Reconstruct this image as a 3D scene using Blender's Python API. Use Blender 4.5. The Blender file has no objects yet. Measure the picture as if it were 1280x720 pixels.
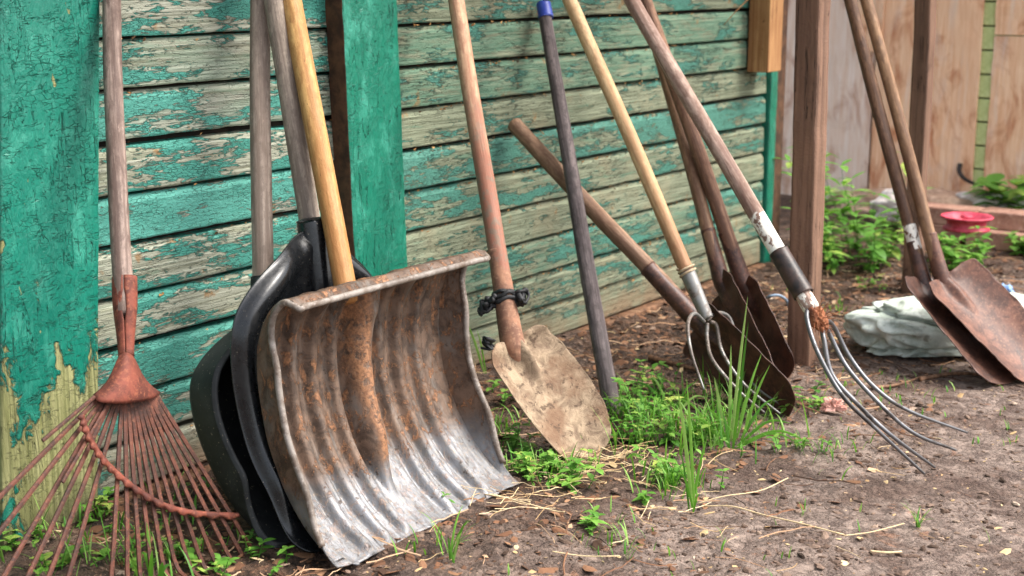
import bpy, bmesh, math, random
from mathutils import Vector, Matrix, noise
SC = bpy.context.scene
R = math.radians
# ------------------------------------------------------------------ camera
# world axes: X runs along the shed wall, -Y points out from the wall, Z up; the wall face is Y = 0
F = 1800.0
TH = math.atan(395 / F); cT, sT = math.cos(TH), math.sin(TH)
AW = math.atan(1310 / F * cT); sA, cA = math.sin(AW), math.cos(AW)
CAM = Vector((-3.3984, -2.159, 1.0))
cam = bpy.data.objects.new('camera', bpy.data.cameras.new('camera'))
SC.collection.objects.link(cam); SC.camera = cam
cam.data.lens = 36 * F / 1280; cam.data.sensor_width = 36
cam.data.clip_start = .05; cam.data.clip_end = 400
cam.location = CAM
# horizontal view axis in this frame
FWD = Vector((cA, sA, 0)); RGT = Vector((sA, -cA, 0))
d = FWD * cT + Vector((0, 0, -sT)); up = FWD * sT + Vector((0, 0, cT))
cam.rotation_euler = Matrix((RGT, up, -d)).transposed().to_euler()
cam.data.dof.use_dof = True; cam.data.dof.focus_distance = 2.75; cam.data.dof.aperture_fstop = 5.0
# ------------------------------------------------------------------ light
SUN_DIR = Vector((.42, -.66, 1.10)).normalized()      # towards the sun
el = math.asin(SUN_DIR.z); az = math.atan2(SUN_DIR.x, SUN_DIR.y)
w = bpy.data.worlds.new("World"); SC.world = w; w.use_nodes = True
wt = w.node_tree; bg = wt.nodes['Background']
sky = wt.nodes.new('ShaderNodeTexSky'); sky.sky_type = 'NISHITA'; sky.sun_disc = False
sky.sun_elevation = el; sky.sun_rotation = az; sky.air_density = 1.0; sky.dust_density = 4.0; sky.ozone_density = .6
hs = wt.nodes.new('ShaderNodeHueSaturation'); hs.inputs['Saturation'].default_value = .45
wt.links.new(sky.outputs[0], hs.inputs['Color']); wt.links.new(hs.outputs[0], bg.inputs[0])
bg.inputs[1].default_value = .13
sl = bpy.data.lights.new('sun', 'SUN'); sl.energy = 1.3; sl.angle = R(22); sl.color = (1, .95, .88)
so = bpy.data.objects.new('sun', sl); SC.collection.objects.link(so)
so.rotation_euler = SUN_DIR.to_track_quat('Z', 'Y').to_euler()
SC.cycles.max_bounces = 6; SC.cycles.diffuse_bounces = 3; SC.cycles.glossy_bounces = 3; SC.cycles.transmission_bounces = 3
SC.view_settings.view_transform = 'Standard'; SC.view_settings.look = 'None'
SC.view_settings.exposure = 1.74; SC.view_settings.gamma = 1; SC.view_settings.use_curve_mapping = False

# ------------------------------------------------------------------ measuring helpers
def ray(x, y):
    a = (x - 640) / F; b = (360 - y) / F
    return RGT * a + FWD * (cT + b * sT) + Vector((0, 0, -sT + b * cT))
def G(x, y, z=0.0):
    r = ray(x, y); return CAM + r * ((z - CAM.z) / r.z)
def W(x, y, t):                       # point at distance t in front of the wall
    r = ray(x, y); return CAM + r * ((-t - CAM.y) / r.y)
def S(x, y, s):                       # point at distance s along the wall
    r = ray(x, y); return CAM + r * ((s - CAM.x) / r.x)
def PL(x, y, t0, k):                  # point on the leaning plane t = t0 - k z
    r = ray(x, y); q = (-t0 + k * CAM.z - CAM.y) / (r.y - k * r.z); return CAM + r * q
def V(s, t, z): return Vector((s, -t, z))
def sm(a, b, x):
    x = min(1, max(0, (x - a) / (b - a))); return x * x * (3 - 2 * x)
def lerp(a, b, t): return a + (b - a) * t
def fbm(p, o=4): return noise.fractal(p, 1.0, 2.0, o, noise_basis='PERLIN_ORIGINAL')

# ------------------------------------------------------------------ scene object helpers
def tag(o, label=None, cat=None, group=None, kind=None):
    if label: o['label'] = label
    if cat: o['category'] = cat
    if group: o['group'] = group
    if kind: o['kind'] = kind
    return o
def thing(name, loc, label, cat, group=None):
    o = bpy.data.objects.new(name, None); SC.collection.objects.link(o)
    o.empty_display_size = .05; o.location = loc
    return tag(o, label, cat, group)
def mesh(name, verts, faces, mat, parent=None, M=None, smooth=True, edge=None, col=None):
    """verts in world coordinates unless M gives their frame"""
    me = bpy.data.meshes.new(name)
    me.from_pydata([tuple(v) for v in verts], [], faces); me.update()
    if smooth: me.polygons.foreach_set('use_smooth', [True] * len(me.polygons))
    me.materials.append(mat)
    if col is not None:
        at = me.color_attributes.new('tone', 'FLOAT_COLOR', 'POINT')
        at.data.foreach_set('color', [c for v in col for c in (v, v, v, 1)] if not isinstance(col[0], tuple) else [c for v in col for c in (*v, 1)])
    o = bpy.data.objects.new(name, me); SC.collection.objects.link(o)
    if parent is not None:
        o.parent = parent
        pt = Matrix.Translation(-absloc(parent))
        o.matrix_local = pt @ (M if M else Matrix.Identity(4))
    elif M: o.matrix_local = M
    return o
def absloc(o):
    v = o.location.copy()
    while o.parent: o = o.parent; v += o.location
    return v
def solid(o, th, offset=0):
    m = o.modifiers.new('thickness', 'SOLIDIFY'); m.thickness = th; m.offset = offset; return o
def bevel(o, wd, seg=2):
    m = o.modifiers.new('bevel', 'BEVEL'); m.width = wd; m.segments = seg; m.limit_method = 'ANGLE'; return o

def frame(p, z, hint=Vector((1, 0, 0))):
    z = z.normalized(); x = (hint - z * hint.dot(z)).normalized(); y = z.cross(x)
    return Matrix(((x.x, y.x, z.x, p.x), (x.y, y.y, z.y, p.y), (x.z, y.z, z.z, p.z), (0, 0, 0, 1)))

def rod(name, p0, p1, r0, r1, mat, parent, ns=20, nl=40, wob=.0020, bow=0.0, cap=.5, seed=0, radii=None):
    """tapered round stick from p0 to p1 with rounded ends, slight bends and flats"""
    L = (p1 - p0).length; M = frame(p0, p1 - p0)
    vs, fs = [], []
    rows = []
    for i in range(nl + 1):
        v = i / nl; rows.append((v * L, 1.0))
    c = cap * min(r0, r1)
    rows = [(0, .55), (c * .35, .86)] + [(max(c, a), 1.0) for a, _ in rows[:1]] + rows[1:-1] + [(L - c, 1.0), (L - c * .35, .86), (L, .55)]
    for (zz, k) in rows:
        v = zz / L; r = (radii(v) if radii else lerp(r0, r1, v)) * k
        cx = wob * 3 * noise.noise(Vector((seed * 7.1, v * 2.2, 3.3))) + bow * math.sin(v * math.pi)
        cy = wob * 3 * noise.noise(Vector((seed * 7.1 + 20, v * 2.2, 8.3)))
        for j in range(ns):
            a = 2 * math.pi * j / ns
            rr = r * (1 + .035 * noise.noise(Vector((math.cos(a) * .8 + seed, math.sin(a) * .8, v * L * 9))))
            vs.append((cx + rr * math.cos(a), cy + rr * math.sin(a), zz))
    n = len(rows)
    for i in range(n - 1):
        for j in range(ns):
            fs.append((i * ns + j, i * ns + (j + 1) % ns, (i + 1) * ns + (j + 1) % ns, (i + 1) * ns + j))
    fs.append(tuple(range(ns))[::-1]); fs.append(tuple((n - 1) * ns + j for j in range(ns)))
    return mesh(name, vs, fs, mat, parent, M)

def spline(pts, n):
    """Catmull-Rom through the points, n samples"""
    P = [Vector(p) for p in pts]; P = [P[0] * 2 - P[1]] + P + [P[-1] * 2 - P[-2]]
    out = []; m = len(P) - 3
    for i in range(n):
        u = i / (n - 1) * m; k = min(int(u), m - 1); f = u - k
        a, b, c, e = P[k:k + 4]
        out.append(.5 * ((2 * b) + (c - a) * f + (2 * a - 5 * b + 4 * c - e) * f * f + (3 * b - a - 3 * c + e) * f ** 3))
    return out
def tube(name, pts, rad, mat, parent, n=30, ns=10, flat=1.0, col=None):
    """bent bar through 3D points; rad(v) radius"""
    C = spline(pts, n); vs, fs = [], []
    prev = None
    for i, p in enumerate(C):
        t = (C[min(i + 1, n - 1)] - C[max(i - 1, 0)]).normalized()
        if prev is None: x = t.orthogonal().normalized()
        else: x = (prev - t * prev.dot(t)).normalized()
        prev = x; y = t.cross(x); v = i / (n - 1); r = rad(v) if callable(rad) else rad
        for j in range(ns):
            a = 2 * math.pi * j / ns
            vs.append(p + x * math.cos(a) * r + y * math.sin(a) * r * flat)
    for i in range(n - 1):
        for j in range(ns):
            fs.append((i * ns + j, i * ns + (j + 1) % ns, (i + 1) * ns + (j + 1) % ns, (i + 1) * ns + j))
    fs.append(tuple(range(ns))[::-1]); fs.append(tuple((n - 1) * ns + j for j in range(ns)))
    return mesh(name, vs, fs, mat, parent)

def box(name, c, size, mat, parent=None, rz=0, M=None, bev=.002, sub=0, wob=0, seed=0):
    """box with its origin at its middle; optional surface waviness"""
    bm = bmesh.new(); bmesh.ops.create_cube(bm, size=1)
    bmesh.ops.scale(bm, vec=size, verts=bm.verts)
    if sub:
        big = max(size); 
        for ax in range(3):
            k = int(size[ax] / big * sub)
            if k > 0:
                es = [e for e in bm.edges if abs((e.verts[0].co - e.verts[1].co)[ax]) > size[ax] * .9]
                bmesh.ops.subdivide_edges(bm, edges=es, cuts=k, use_grid_fill=True)
    if wob:
        for v in bm.verts:
            v.co += Vector((fbm(v.co * 9 + Vector((seed, 0, 0))), fbm(v.co * 9 + Vector((0, seed + 5, 0))), 0)) * wob
    me = bpy.data.meshes.new(name); bm.to_mesh(me); bm.free(); me.materials.append(mat)
    o = bpy.data.objects.new(name, me); SC.collection.objects.link(o)
    MM = M if M else Matrix.Translation(c) @ Matrix.Rotation(rz, 4, 'Z')
    if parent is not None: o.parent = parent; o.matrix_local = Matrix.Translation(-absloc(parent)) @ MM
    else: o.matrix_local = MM
    if bev: bevel(o, bev)
    return o

# ------------------------------------------------------------------ materials
def lin(c):
    c = c / 255; return c / 12.92 if c <= .04045 else ((c + .055) / 1.055) ** 2.4
def C3(r, g, b, k=1.0): return (lin(r) * k, lin(g) * k, lin(b) * k, 1)
class NT:
    def __init__(s, name):
        s.m = bpy.data.materials.new(name); s.m.use_nodes = True; s.t = s.m.node_tree
        s.b = s.t.nodes['Principled BSDF']; s.out = s.t.nodes['Material Output']
        s.co = s.t.nodes.new('ShaderNodeTexCoord').outputs['Object']
    def n(s, ty, **k):
        x = s.t.nodes.new('ShaderNode' + ty)
        for a, b in k.items(): setattr(x, a, b)
        return x
    def set(s, sock, v):
        if hasattr(v, 'is_output') or isinstance(v, bpy.types.NodeSocket): s.t.links.new(v, sock)
        else:
            if sock.type == 'RGBA' and not hasattr(v, '__len__'): v = (v, v, v, 1)
            if sock.type == 'VECTOR' and not hasattr(v, '__len__'): v = (v, v, v)
            sock.default_value = v
    def map(s, scale=(1, 1, 1), loc=(0, 0, 0), vec=None):
        x = s.n('Mapping'); s.set(x.inputs[0], vec or s.co); x.inputs['Scale'].default_value = scale; x.inputs['Location'].default_value = loc
        return x.outputs[0]
    def noise(s, scale=1.0, vec=None, det=6, rough=.55, dist=0, sv=None, loc=(0, 0, 0)):
        x = s.n('TexNoise'); v = s.map(sv if sv else (1, 1, 1), loc, vec) if (sv or loc != (0, 0, 0)) else (vec or s.co)
        s.set(x.inputs['Vector'], v); x.inputs['Scale'].default_value = scale; x.inputs['Detail'].default_value = det
        x.inputs['Roughness'].default_value = rough; x.inputs['Distortion'].default_value = dist
        return x.outputs[0]
    def vor(s, scale=1.0, vec=None, feature='F1', sv=None, rnd=1, out='Distance'):
        x = s.n('TexVoronoi', feature=feature); s.set(x.inputs['Vector'], s.map(sv, vec=vec) if sv else (vec or s.co))
        x.inputs['Scale'].default_value = scale; x.inputs['Randomness'].default_value = rnd
        return x.outputs[out]
    def ramp(s, f, a, b, lo=0.0, hi=1.0, smooth=True):
        x = s.n('MapRange', interpolation_type='SMOOTHSTEP' if smooth else 'LINEAR'); s.set(x.inputs[0], f)
        x.inputs[1].default_value = a; x.inputs[2].default_value = b; x.inputs[3].default_value = lo; x.inputs[4].default_value = hi
        return x.outputs[0]
    def mix(s, f, a, b, mode='MIX'):
        x = s.n('Mix', data_type='RGBA', blend_type=mode); s.set(x.inputs[0], f); s.set(x.inputs[6], a); s.set(x.inputs[7], b)
        return x.outputs[2]
    def mth(s, op, a, b=0.0, c=0.0):
        x = s.n('Math', operation=op); s.set(x.inputs[0], a); s.set(x.inputs[1], b)
        if len(x.inputs) > 2: s.set(x.inputs[2], c)
        return x.outputs[0]
    def sep(s, v=None):
        x = s.n('SeparateXYZ'); s.set(x.inputs[0], v or s.co); return x.outputs
    def bump(s, h, dist=.002, strength=1.0, prev=None):
        x = s.n('Bump'); s.set(x.inputs['Height'], h); x.inputs['Distance'].default_value = dist; x.inputs['Strength'].default_value = strength
        if prev is not None: s.t.links.new(prev, x.inputs['Normal'])
        return x.outputs[0]
    def done(s, col, rough=.7, norm=None, metal=0.0, spec=.5):
        s.set(s.b.inputs['Base Color'], col); s.set(s.b.inputs['Roughness'], rough); s.set(s.b.inputs['Metallic'], metal)
        s.b.inputs['Specular IOR Level'].default_value = spec
        if norm is not None: s.t.links.new(norm, s.b.inputs['Normal'])
        return s.m

def m_cladding():
    n = NT('peeling_cladding'); X, Y, Z = n.sep()
    zz = n.mth('ADD', n.mth('MULTIPLY', n.mth('SUBTRACT', Z, .0095), 1 / .0965), 20)
    idx = n.mth('FLOOR', zz)
    wn = n.n('TexWhiteNoise', noise_dimensions='1D'); n.set(wn.inputs['W'], idx); r1 = wn.outputs['Value']; rc = n.sep(wn.outputs['Color'])
    # shift the pattern of every board
    cb = n.n('CombineXYZ'); n.set(cb.inputs[0], n.mth('ADD', X, n.mth('MULTIPLY', r1, 37))); n.set(cb.inputs[1], n.mth('MULTIPLY', rc[1], 11)); n.set(cb.inputs[2], Z)
    P = cb.outputs[0]
    far = n.ramp(X, -1.08, -.98)                   # the bay right of the post is more weathered
    big = n.noise(1, P, 3, .5, .3, sv=(4.6, 1, 23))
    med = n.noise(1, P, 7, .68, 1.0, sv=(25, 3, 120))
    fine = n.noise(1, P, 5, .7, 0, sv=(60, 8, 420))
    f = n.mth('ADD', n.mth('MULTIPLY', big, 1.0), n.mth('MULTIPLY', med, .75))
    f = n.mth('ADD', f, n.mth('MULTIPLY', fine, .16))
    f = n.mth('ADD', f, n.mth('MULTIPLY', n.mth('SUBTRACT', rc[0], .5), .26))
    f = n.mth('SUBTRACT', f, n.mth('MULTIPLY', far, .07))
    f = n.mth('SUBTRACT', f, .035)
    paint = n.ramp(f, .866, .880)
    thick = n.ramp(f, .85, .90)
    # bare wood
    g1 = n.noise(1, P, 8, .65, .6, sv=(4, 4, 170)); g2 = n.noise(1, P, 4, .6, 1.2, sv=(1.6, 2, 34))
    wood = n.mix(n.ramp(g1, .32, .66), C3(126, 130, 108), C3(184, 188, 168))
    wood = n.mix(n.ramp(g2, .45, .68, 0, .6), wood, C3(128, 128, 92))
    woodf = n.mix(n.ramp(g1, .32, .66), C3(98, 106, 84), C3(154, 162, 136))
    woodf = n.mix(n.ramp(n.noise(7, P, 3), .5, .7, 0, .6), woodf, C3(150, 144, 116))
    wood = n.mix(n.mth('MULTIPLY', rc[2], .6), wood, n.mix(n.ramp(g1, .32, .66), C3(104, 106, 98), C3(168, 170, 160)))
    wood = n.mix(far, wood, woodf)
    # thin wash of paint left in the grain
    wash = n.ramp(n.mth('ADD', n.noise(1, P, 5, .7, .5, sv=(9, 2, 60)), n.mth('MULTIPLY', n.mth('SUBTRACT', rc[1], .5), .25)), .46, .66, 0, .55)
    wood = n.mix(n.mth('MULTIPLY', wash, n.ramp(far, 0, 1, .45, .9)), wood, C3(74, 142, 118))
    wood = n.mix(n.ramp(n.noise(16, P, 4, .6), .63, .72, 0, .75), wood, C3(150, 112, 66))
    pc = n.mix(rc[2], C3(44, 134, 118), C3(82, 160, 146))
    pc = n.mix(n.ramp(n.noise(1, P, 5, .6, 0, sv=(12, 3, 30)), .4, .7, 0, .5), pc, C3(28, 110, 96))
    pc = n.mix(n.ramp(fine, .52, .75, 0, .35), pc, C3(120, 186, 164))
    pc = n.mix(n.mth('MULTIPLY', far, .6), pc, C3(84, 136, 118))
    # cracks running with the grain and short cross cracks
    ck = n.ramp(n.noise(1, P, 4, .6, .7, sv=(7, 4, 95)), .487, .5, 0, 1); ck2 = n.ramp(n.noise(1, P, 4, .6, .7, sv=(7, 4, 95)), .5, .513, 1, 0)
    crack = n.mth('MULTIPLY', n.mth('MULTIPLY', ck, ck2), n.ramp(n.noise(5, P), .5, .62))
    al = n.ramp(n.vor(1, P, 'DISTANCE_TO_EDGE', sv=(70, 20, 190)), 0, .09, 1, 0)
    crk = n.mth('MULTIPLY', al, n.ramp(med, .42, .6, 0, .8))
    col = n.mix(paint, wood, n.mix(crk, pc, C3(24, 70, 58)))
    col = n.mix(n.mth('MULTIPLY', crack, .85), col, C3(38, 34, 26))
    edge = n.mth('MULTIPLY', n.ramp(f, .838, .868), n.ramp(f, .868, .874, 1, 0))       # shadow of the lifted paint edge, painted in as a dark outline
    col = n.mix(n.mth('MULTIPLY', edge, .55), col, C3(70, 62, 46))
    dirt = n.ramp(n.noise(1, None, 6, .75, 1, sv=(30, 30, 30)), .62, .76, 0, .7)
    col = n.mix(dirt, col, C3(74, 60, 44))
    low = n.mth('MULTIPLY', n.ramp(Z, .0, .16, 1, 0), n.ramp(n.noise(9, None, 5), .35, .6, .2, .85))
    col = n.mix(low, col, C3(140, 112, 86))
    col = n.mix(1.0, col, (.86, .85, .83, 1), 'MULTIPLY')
    h = n.mth('ADD', n.mth('MULTIPLY', thick, .9), n.mth('MULTIPLY', n.mth('MULTIPLY', g1, n.ramp(paint, 0, 1, 1, .25)), .9))
    h = n.mth('ADD', h, n.mth('MULTIPLY', n.mth('MULTIPLY', n.noise(1, P, 5, .7, .4, sv=(90, 8, 160)), paint), .9))
    h = n.mth('SUBTRACT', h, n.mth('ADD', n.mth('MULTIPLY', crack, 1.8), n.mth('MULTIPLY', crk, .5)))
    return n.done(col, n.ramp(paint, 0, 1, .85, .5), n.bump(h, .0036, 1.0), spec=.4)

def m_post_paint(name, lo, hi, peel_lo, peel_hi, bias, dark, hs_=1.0):
    """thick alligatored paint; bare wood shows in flaked patches that grow towards the ground"""
    n = NT(name); X, Y, Z = n.sep()
    big = n.noise(1, None, 3, .5, .5, sv=(9, 9, 4.2)); med = n.noise(1, None, 6, .6, 1.2, sv=(38, 38, 24))
    f = n.mth('ADD', n.mth('ADD', n.mth('MULTIPLY', big, .9), n.mth('MULTIPLY', med, .55)), n.ramp(Z, peel_lo, peel_hi, -bias, .15, smooth=False))
    f = n.mth('SUBTRACT', f, n.mth('MULTIPLY', n.ramp(n.noise(1, None, 4, .65, .6, sv=(26, 26, 13), loc=(5, 3, 1)), .655, .70), .30 * hs_))
    paint = n.ramp(f, .56, .572); thick = n.ramp(f, .545, .61)
    def band(fv, wd): return n.ramp(n.mth('ABSOLUTE', n.mth('SUBTRACT', fv, .5)), 0, wd, 1, 0)
    hl = n.noise(1, None, 5, .6, 1.1, sv=(15, 15, 62)); vl = n.noise(1, None, 4, .6, .6, sv=(36, 36, 4.5))
    area = n.ramp(n.noise(1, None, 4, .6, sv=(10, 10, 6), loc=(3, 1, 2)), .36, .56)
    d1 = n.vor(1, None, 'DISTANCE_TO_EDGE', sv=(52, 30, 120))
    cr = n.mth('MULTIPLY', n.mth('MULTIPLY', band(hl, .013), hs_), n.mth('MULTIPLY', area, n.ramp(n.noise(45, None, 3), .46, .6)))
    cr = n.mth('MAXIMUM', cr, n.mth('MULTIPLY', band(vl, .007), n.ramp(n.noise(9, None, 4), .47, .55)))
    cr = n.mth('MAXIMUM', cr, n.mth('MULTIPLY', n.mth('MULTIPLY', n.ramp(d1, .0, .04, .6 * hs_, 0), area), n.ramp(n.noise(26, None, 3), .5, .6)))
    pc = n.mix(n.noise(1, None, 6, .7, 0, sv=(22, 22, 9)), lo, hi)
    pc = n.mix(n.ramp(n.noise(1, None, 6, .7, 0, sv=(24, 24, 11), loc=(1, 7, 3)), .48, .72, 0, .45), pc, C3(84, 178, 154))
    pc = n.mix(n.mth('MULTIPLY', cr, .75), pc, dark)
    g = n.noise(1, None, 8, .62, .5, sv=(150, 150, 4)); g2 = n.noise(1, None, 4, .6, 1.5, sv=(26, 26, 1.6))
    wood = n.mix(n.ramp(g, .3, .7), C3(92, 96, 54), C3(168, 166, 116))
    wood = n.mix(n.ramp(g2, .42, .7, 0, .6), wood, C3(118, 120, 66))
    wood = n.mix(n.ramp(Z, 0, .12, .7, 0), wood, C3(74, 72, 42))
    edge = n.mth('MULTIPLY', n.ramp(f, .535, .56), n.ramp(f, .56, .566, 1, 0))  # shadow beside the flake rims, painted into the wood colour
    wood = n.mix(n.mth('MULTIPLY', edge, .6), wood, C3(52, 50, 30))
    col = n.mix(paint, wood, pc)
    h = n.mth('ADD', n.mth('MULTIPLY', thick, 1.0), n.mth('MULTIPLY', g, n.ramp(paint, 0, 1, .5, .1)))
    h = n.mth('ADD', h, n.mth('MULTIPLY', n.mth('MULTIPLY', n.noise(1, None, 5, .65, .4, sv=(130, 130, 70)), paint), .45))
    h = n.mth('ADD', h, n.mth('MULTIPLY', n.noise(1, None, 6, .62, .9, sv=(46, 46, 20)), 1.1))
    h = n.mth('SUBTRACT', h, n.mth('MULTIPLY', cr, 1.3))
    return n.done(col, n.ramp(paint, 0, 1, .85, .34), n.bump(h, .0034, 1.0), spec=.5)

def m_wood(name, light, dark, grain=70, blotch=.6, speck=.2, rough=.65, patch=None):
    """weathered stick: streaks along local Z, hand-worn blotches, specks"""
    n = NT(name)
    g = n.noise(1, None, 8, .65, .6, sv=(grain, grain, 3.0)); b = n.noise(1, None, 5, .6, .6, sv=(13, 13, 7))
    g3 = n.noise(1, None, 5, .7, 0, sv=(grain * 4, grain * 4, 9))
    col = n.mix(n.ramp(g, .34, .68), dark, light)
    col = n.mix(n.ramp(b, .5, .72, 0, blotch), col, dark)
    col = n.mix(n.ramp(g3, .56, .7, 0, .6), col, tuple(c * .45 for c in dark[:3]) + (1,))
    col = n.mix(n.ramp(n.noise(1, None, 4, .7, sv=(140, 140, 60)), .62, .72, 0, speck), col, C3(46, 32, 22))
    mot = n.noise(1, None, 7, .75, .3, sv=(55, 55, 26)); col = n.mix(n.ramp(mot, .46, .60, 0, .75), col, dark); col = n.mix(n.ramp(mot, .3, .44, .4, 0), col, tuple(min(1, c * 1.35) for c in light[:3]) + (1,))
    if patch: col = n.mix(patch[0](n), col, patch[1](n) if callable(patch[1]) else patch[1])
    return n.done(col, n.ramp(b, .3, .7, rough - .1, rough + .15), n.bump(n.mth('ADD', n.mth('ADD', g, mot), n.mth('MULTIPLY', g3, .5)), .0018, 1), spec=.35)

def m_rust(name, a=C3(122, 62, 46), b=C3(78, 38, 28), c=C3(150, 88, 62), metal=.0, rough=.72, sc=1.0, base=None, amt=0.5):
    n = NT(name)
    x = n.noise(30 * sc, None, 7, .65, .4); y = n.noise(140 * sc, None, 5, .7); z = n.noise(9 * sc, None, 4, .6)
    col = n.mix(n.ramp(x, .38, .62), a, b); col = n.mix(n.ramp(y, .5, .68, 0, .7), col, c)
    col = n.mix(n.ramp(z, .45, .65, 0, .5), col, tuple(v * .55 for v in b[:3]) + (1,))
    m = 0.0
    if base:
        k = n.ramp(n.mth('ADD', z, n.mth('MULTIPLY', x, .5)), amt, amt + .12)
        col = n.mix(k, base, col); m = n.ramp(k, 0, 1, .7, 0)
    return n.done(col, rough, n.bump(n.mth('ADD', x, n.mth('MULTIPLY', y, .6)), .0010, .8), metal=m, spec=.4)

TEALD = C3(14, 62, 50)
M = {}
M['clad'] = m_cladding()
M['board'] = m_post_paint('alligatored_paint', C3(8, 98, 82), C3(26, 130, 108), .24, .66, .27, C3(8, 64, 52))
M['post'] = m_post_paint('post_paint', C3(4, 94, 74), C3(16, 126, 100), -.5, .0, .0, C3(4, 62, 48), .25)
def plain(name, c1, c2, rough=.7, sc=20, bd=.001, spec=.4, det=6, sv=None):
    n = NT(name); f = n.noise(sc, None, det, .65, .3, sv=sv)
    return n.done(n.mix(n.ramp(f, .35, .65), c1, c2), rough, n.bump(f, bd, 1), spec=spec)
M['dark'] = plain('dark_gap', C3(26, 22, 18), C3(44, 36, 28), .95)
M['beam'] = m_wood('brown_beam', C3(150, 112, 84), C3(86, 60, 42), 50)
M['postside'] = plain('dark_brown_side', C3(58, 40, 28), C3(96, 66, 46), .9, 30)  # dark brown for the post's left face and the corner stud
def m_timber(name, l, d_):
    n = NT(name); g = n.noise(1, None, 8, .6, .8, sv=(60, 60, 2.2)); b = n.noise(1, None, 5, .6, .4, sv=(9, 9, 4))
    col = n.mix(n.ramp(g, .3, .7), d_, l); col = n.mix(n.ramp(b, .45, .7, 0, .6), col, d_)
    col = n.mix(n.ramp(n.noise(50, None, 3), .66, .74, 0, .6), col, C3(50, 34, 24))
    sp_ = n.noise(1, None, 4, .6, .5, sv=(34, 34, 1.3)); chk = n.mth('MULTIPLY', n.ramp(n.mth('ABSOLUTE', n.mth('SUBTRACT', sp_, .52)), 0, .009, 1, 0), n.ramp(n.noise(5, None, 3), .48, .56))
    col = n.mix(n.mth('MULTIPLY', chk, .8), col, C3(40, 28, 20)); g = n.mth('SUBTRACT', g, n.mth('MULTIPLY', chk, 1.5))
    return n.done(col, .8, n.bump(n.mth('ADD', g, n.noise(160, None, 3)), .0018, 1), spec=.3)
M['gate'] = m_timber('stained_post', C3(138, 106, 86), C3(96, 72, 58))
M['fresh'] = m_timber('fresh_timber', C3(186, 142, 96), C3(138, 94, 58))
M['rust'] = m_rust('rake_rust')
M['rust_tine'] = m_rust('tine_rust', C3(94, 52, 38), C3(58, 34, 26), C3(128, 80, 56), sc=1.6)
M['rust_dark'] = m_rust('dark_rust', C3(88, 58, 46), C3(58, 38, 32), C3(122, 80, 60), rough=.48)
M['rust_mid'] = m_rust('brown_rust', C3(112, 74, 58), C3(78, 50, 40), C3(150, 106, 82), rough=.55)
M['steel'] = m_rust('old_steel', C3(78, 72, 70), C3(56, 52, 50), C3(124, 100, 86), rough=.42, base=C3(112, 112, 114), amt=.78)
M['steel2'] = m_rust('grey_fork_steel', C3(128, 116, 106), C3(86, 74, 66), C3(164, 150, 138), rough=.45, base=C3(140, 138, 134), amt=.7)

def m_plastic():
    n = NT('black_plastic'); X = n.noise(26, None, 6, .7); sp = n.noise(220, None, 3, .6)
    col = n.mix(n.ramp(X, .5, .75, 0, .35), C3(20, 22, 24), C3(56, 55, 54))
    col = n.mix(n.ramp(sp, .68, .74, 0, .8), col, C3(150, 140, 126))
    return n.done(col, n.ramp(X, .35, .7, .20, .38), n.bump(n.noise(60, None, 4), .0006, .6), spec=.5)
M['plastic'] = m_plastic()
def m_plastic2():
    n = NT('dusty_black_plastic'); X = n.noise(20, None, 6, .7); sp = n.noise(170, None, 3, .6)
    col = n.mix(n.ramp(X, .4, .7, 0, .6), C3(27, 29, 30), C3(52, 54, 54))
    col = n.mix(n.ramp(sp, .64, .70, 0, .8), col, C3(120, 112, 96))
    return n.done(col, .6, n.bump(X, .001, .6), spec=.4)
M['plastic2'] = m_plastic2()

def m_alu():
    n = NT('muddy_aluminium'); X, Y, Z = n.sep()
    cell = n.noise(26, None, 7, .7, .6); fine = n.noise(150, None, 5, .75); st = n.noise(1, None, 6, .65, .3, sv=(60, 10, 8))
    hgt = n.mth('ADD', n.ramp(Z, .0, .24), n.mth('MULTIPLY', n.mth('SUBTRACT', n.noise(7, None, 4), .5), .9))
    mud = n.ramp(n.mth('ADD', hgt, n.mth('MULTIPLY', st, .5)), .45, .85)
    metal = n.mix(n.ramp(st, .35, .65), C3(98, 98, 98), C3(140, 141, 144))
    metal = n.mix(n.ramp(fine, .5, .65, 0, .5), metal, C3(150, 132, 112))
    brown = n.mix(n.ramp(cell, .35, .65), C3(66, 52, 42), C3(116, 94, 78))
    brown = n.mix(n.ramp(st, .5, .7, 0, .6), brown, C3(120, 116, 110))
    orange = n.mix(n.ramp(fine, .4, .6), C3(118, 78, 50), C3(160, 112, 74))
    col = n.mix(mud, metal, brown)
    om = n.mth('MULTIPLY', n.ramp(n.noise(1, None, 7, .75, .5, sv=(60, 50, 34)), .52, .60), n.ramp(mud, .1, .6, .3, 1))
    om = n.mth('MAXIMUM', om, n.mth('MULTIPLY', n.mth('MULTIPLY', n.ramp(n.mth('ABSOLUTE', n.mth('ADD', X, 1.445)), .010, .026, 1, 0), n.ramp(Z, .07, .13)), n.ramp(n.noise(38, None, 6, .7), .40, .52)))
    col = n.mix(n.mth('MULTIPLY', om, .85), col, orange)
    col = n.mix(n.ramp(n.noise(80, None, 4), .63, .7, 0, .75), col, C3(58, 44, 34))
    met = n.mth('MULTIPLY', n.ramp(mud, 0, .9, .55, .25), n.ramp(om, 0, 1, 1, .1))
    h = n.mth('ADD', n.mth('MULTIPLY', om, .8), n.mth('MULTIPLY', fine, .6))
    return n.done(col, n.ramp(n.mth('MAXIMUM', mud, om), 0, 1, .56, .66), n.bump(h, .0018, .9), metal=met, spec=.5)
M['alu'] = m_alu()
M['rimalu'] = m_rust('pale_rim', C3(136, 128, 120), C3(98, 84, 72), C3(162, 152, 144), metal=.3, rough=.5)  # rim bead in a paler grey-brown than the scoop
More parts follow.
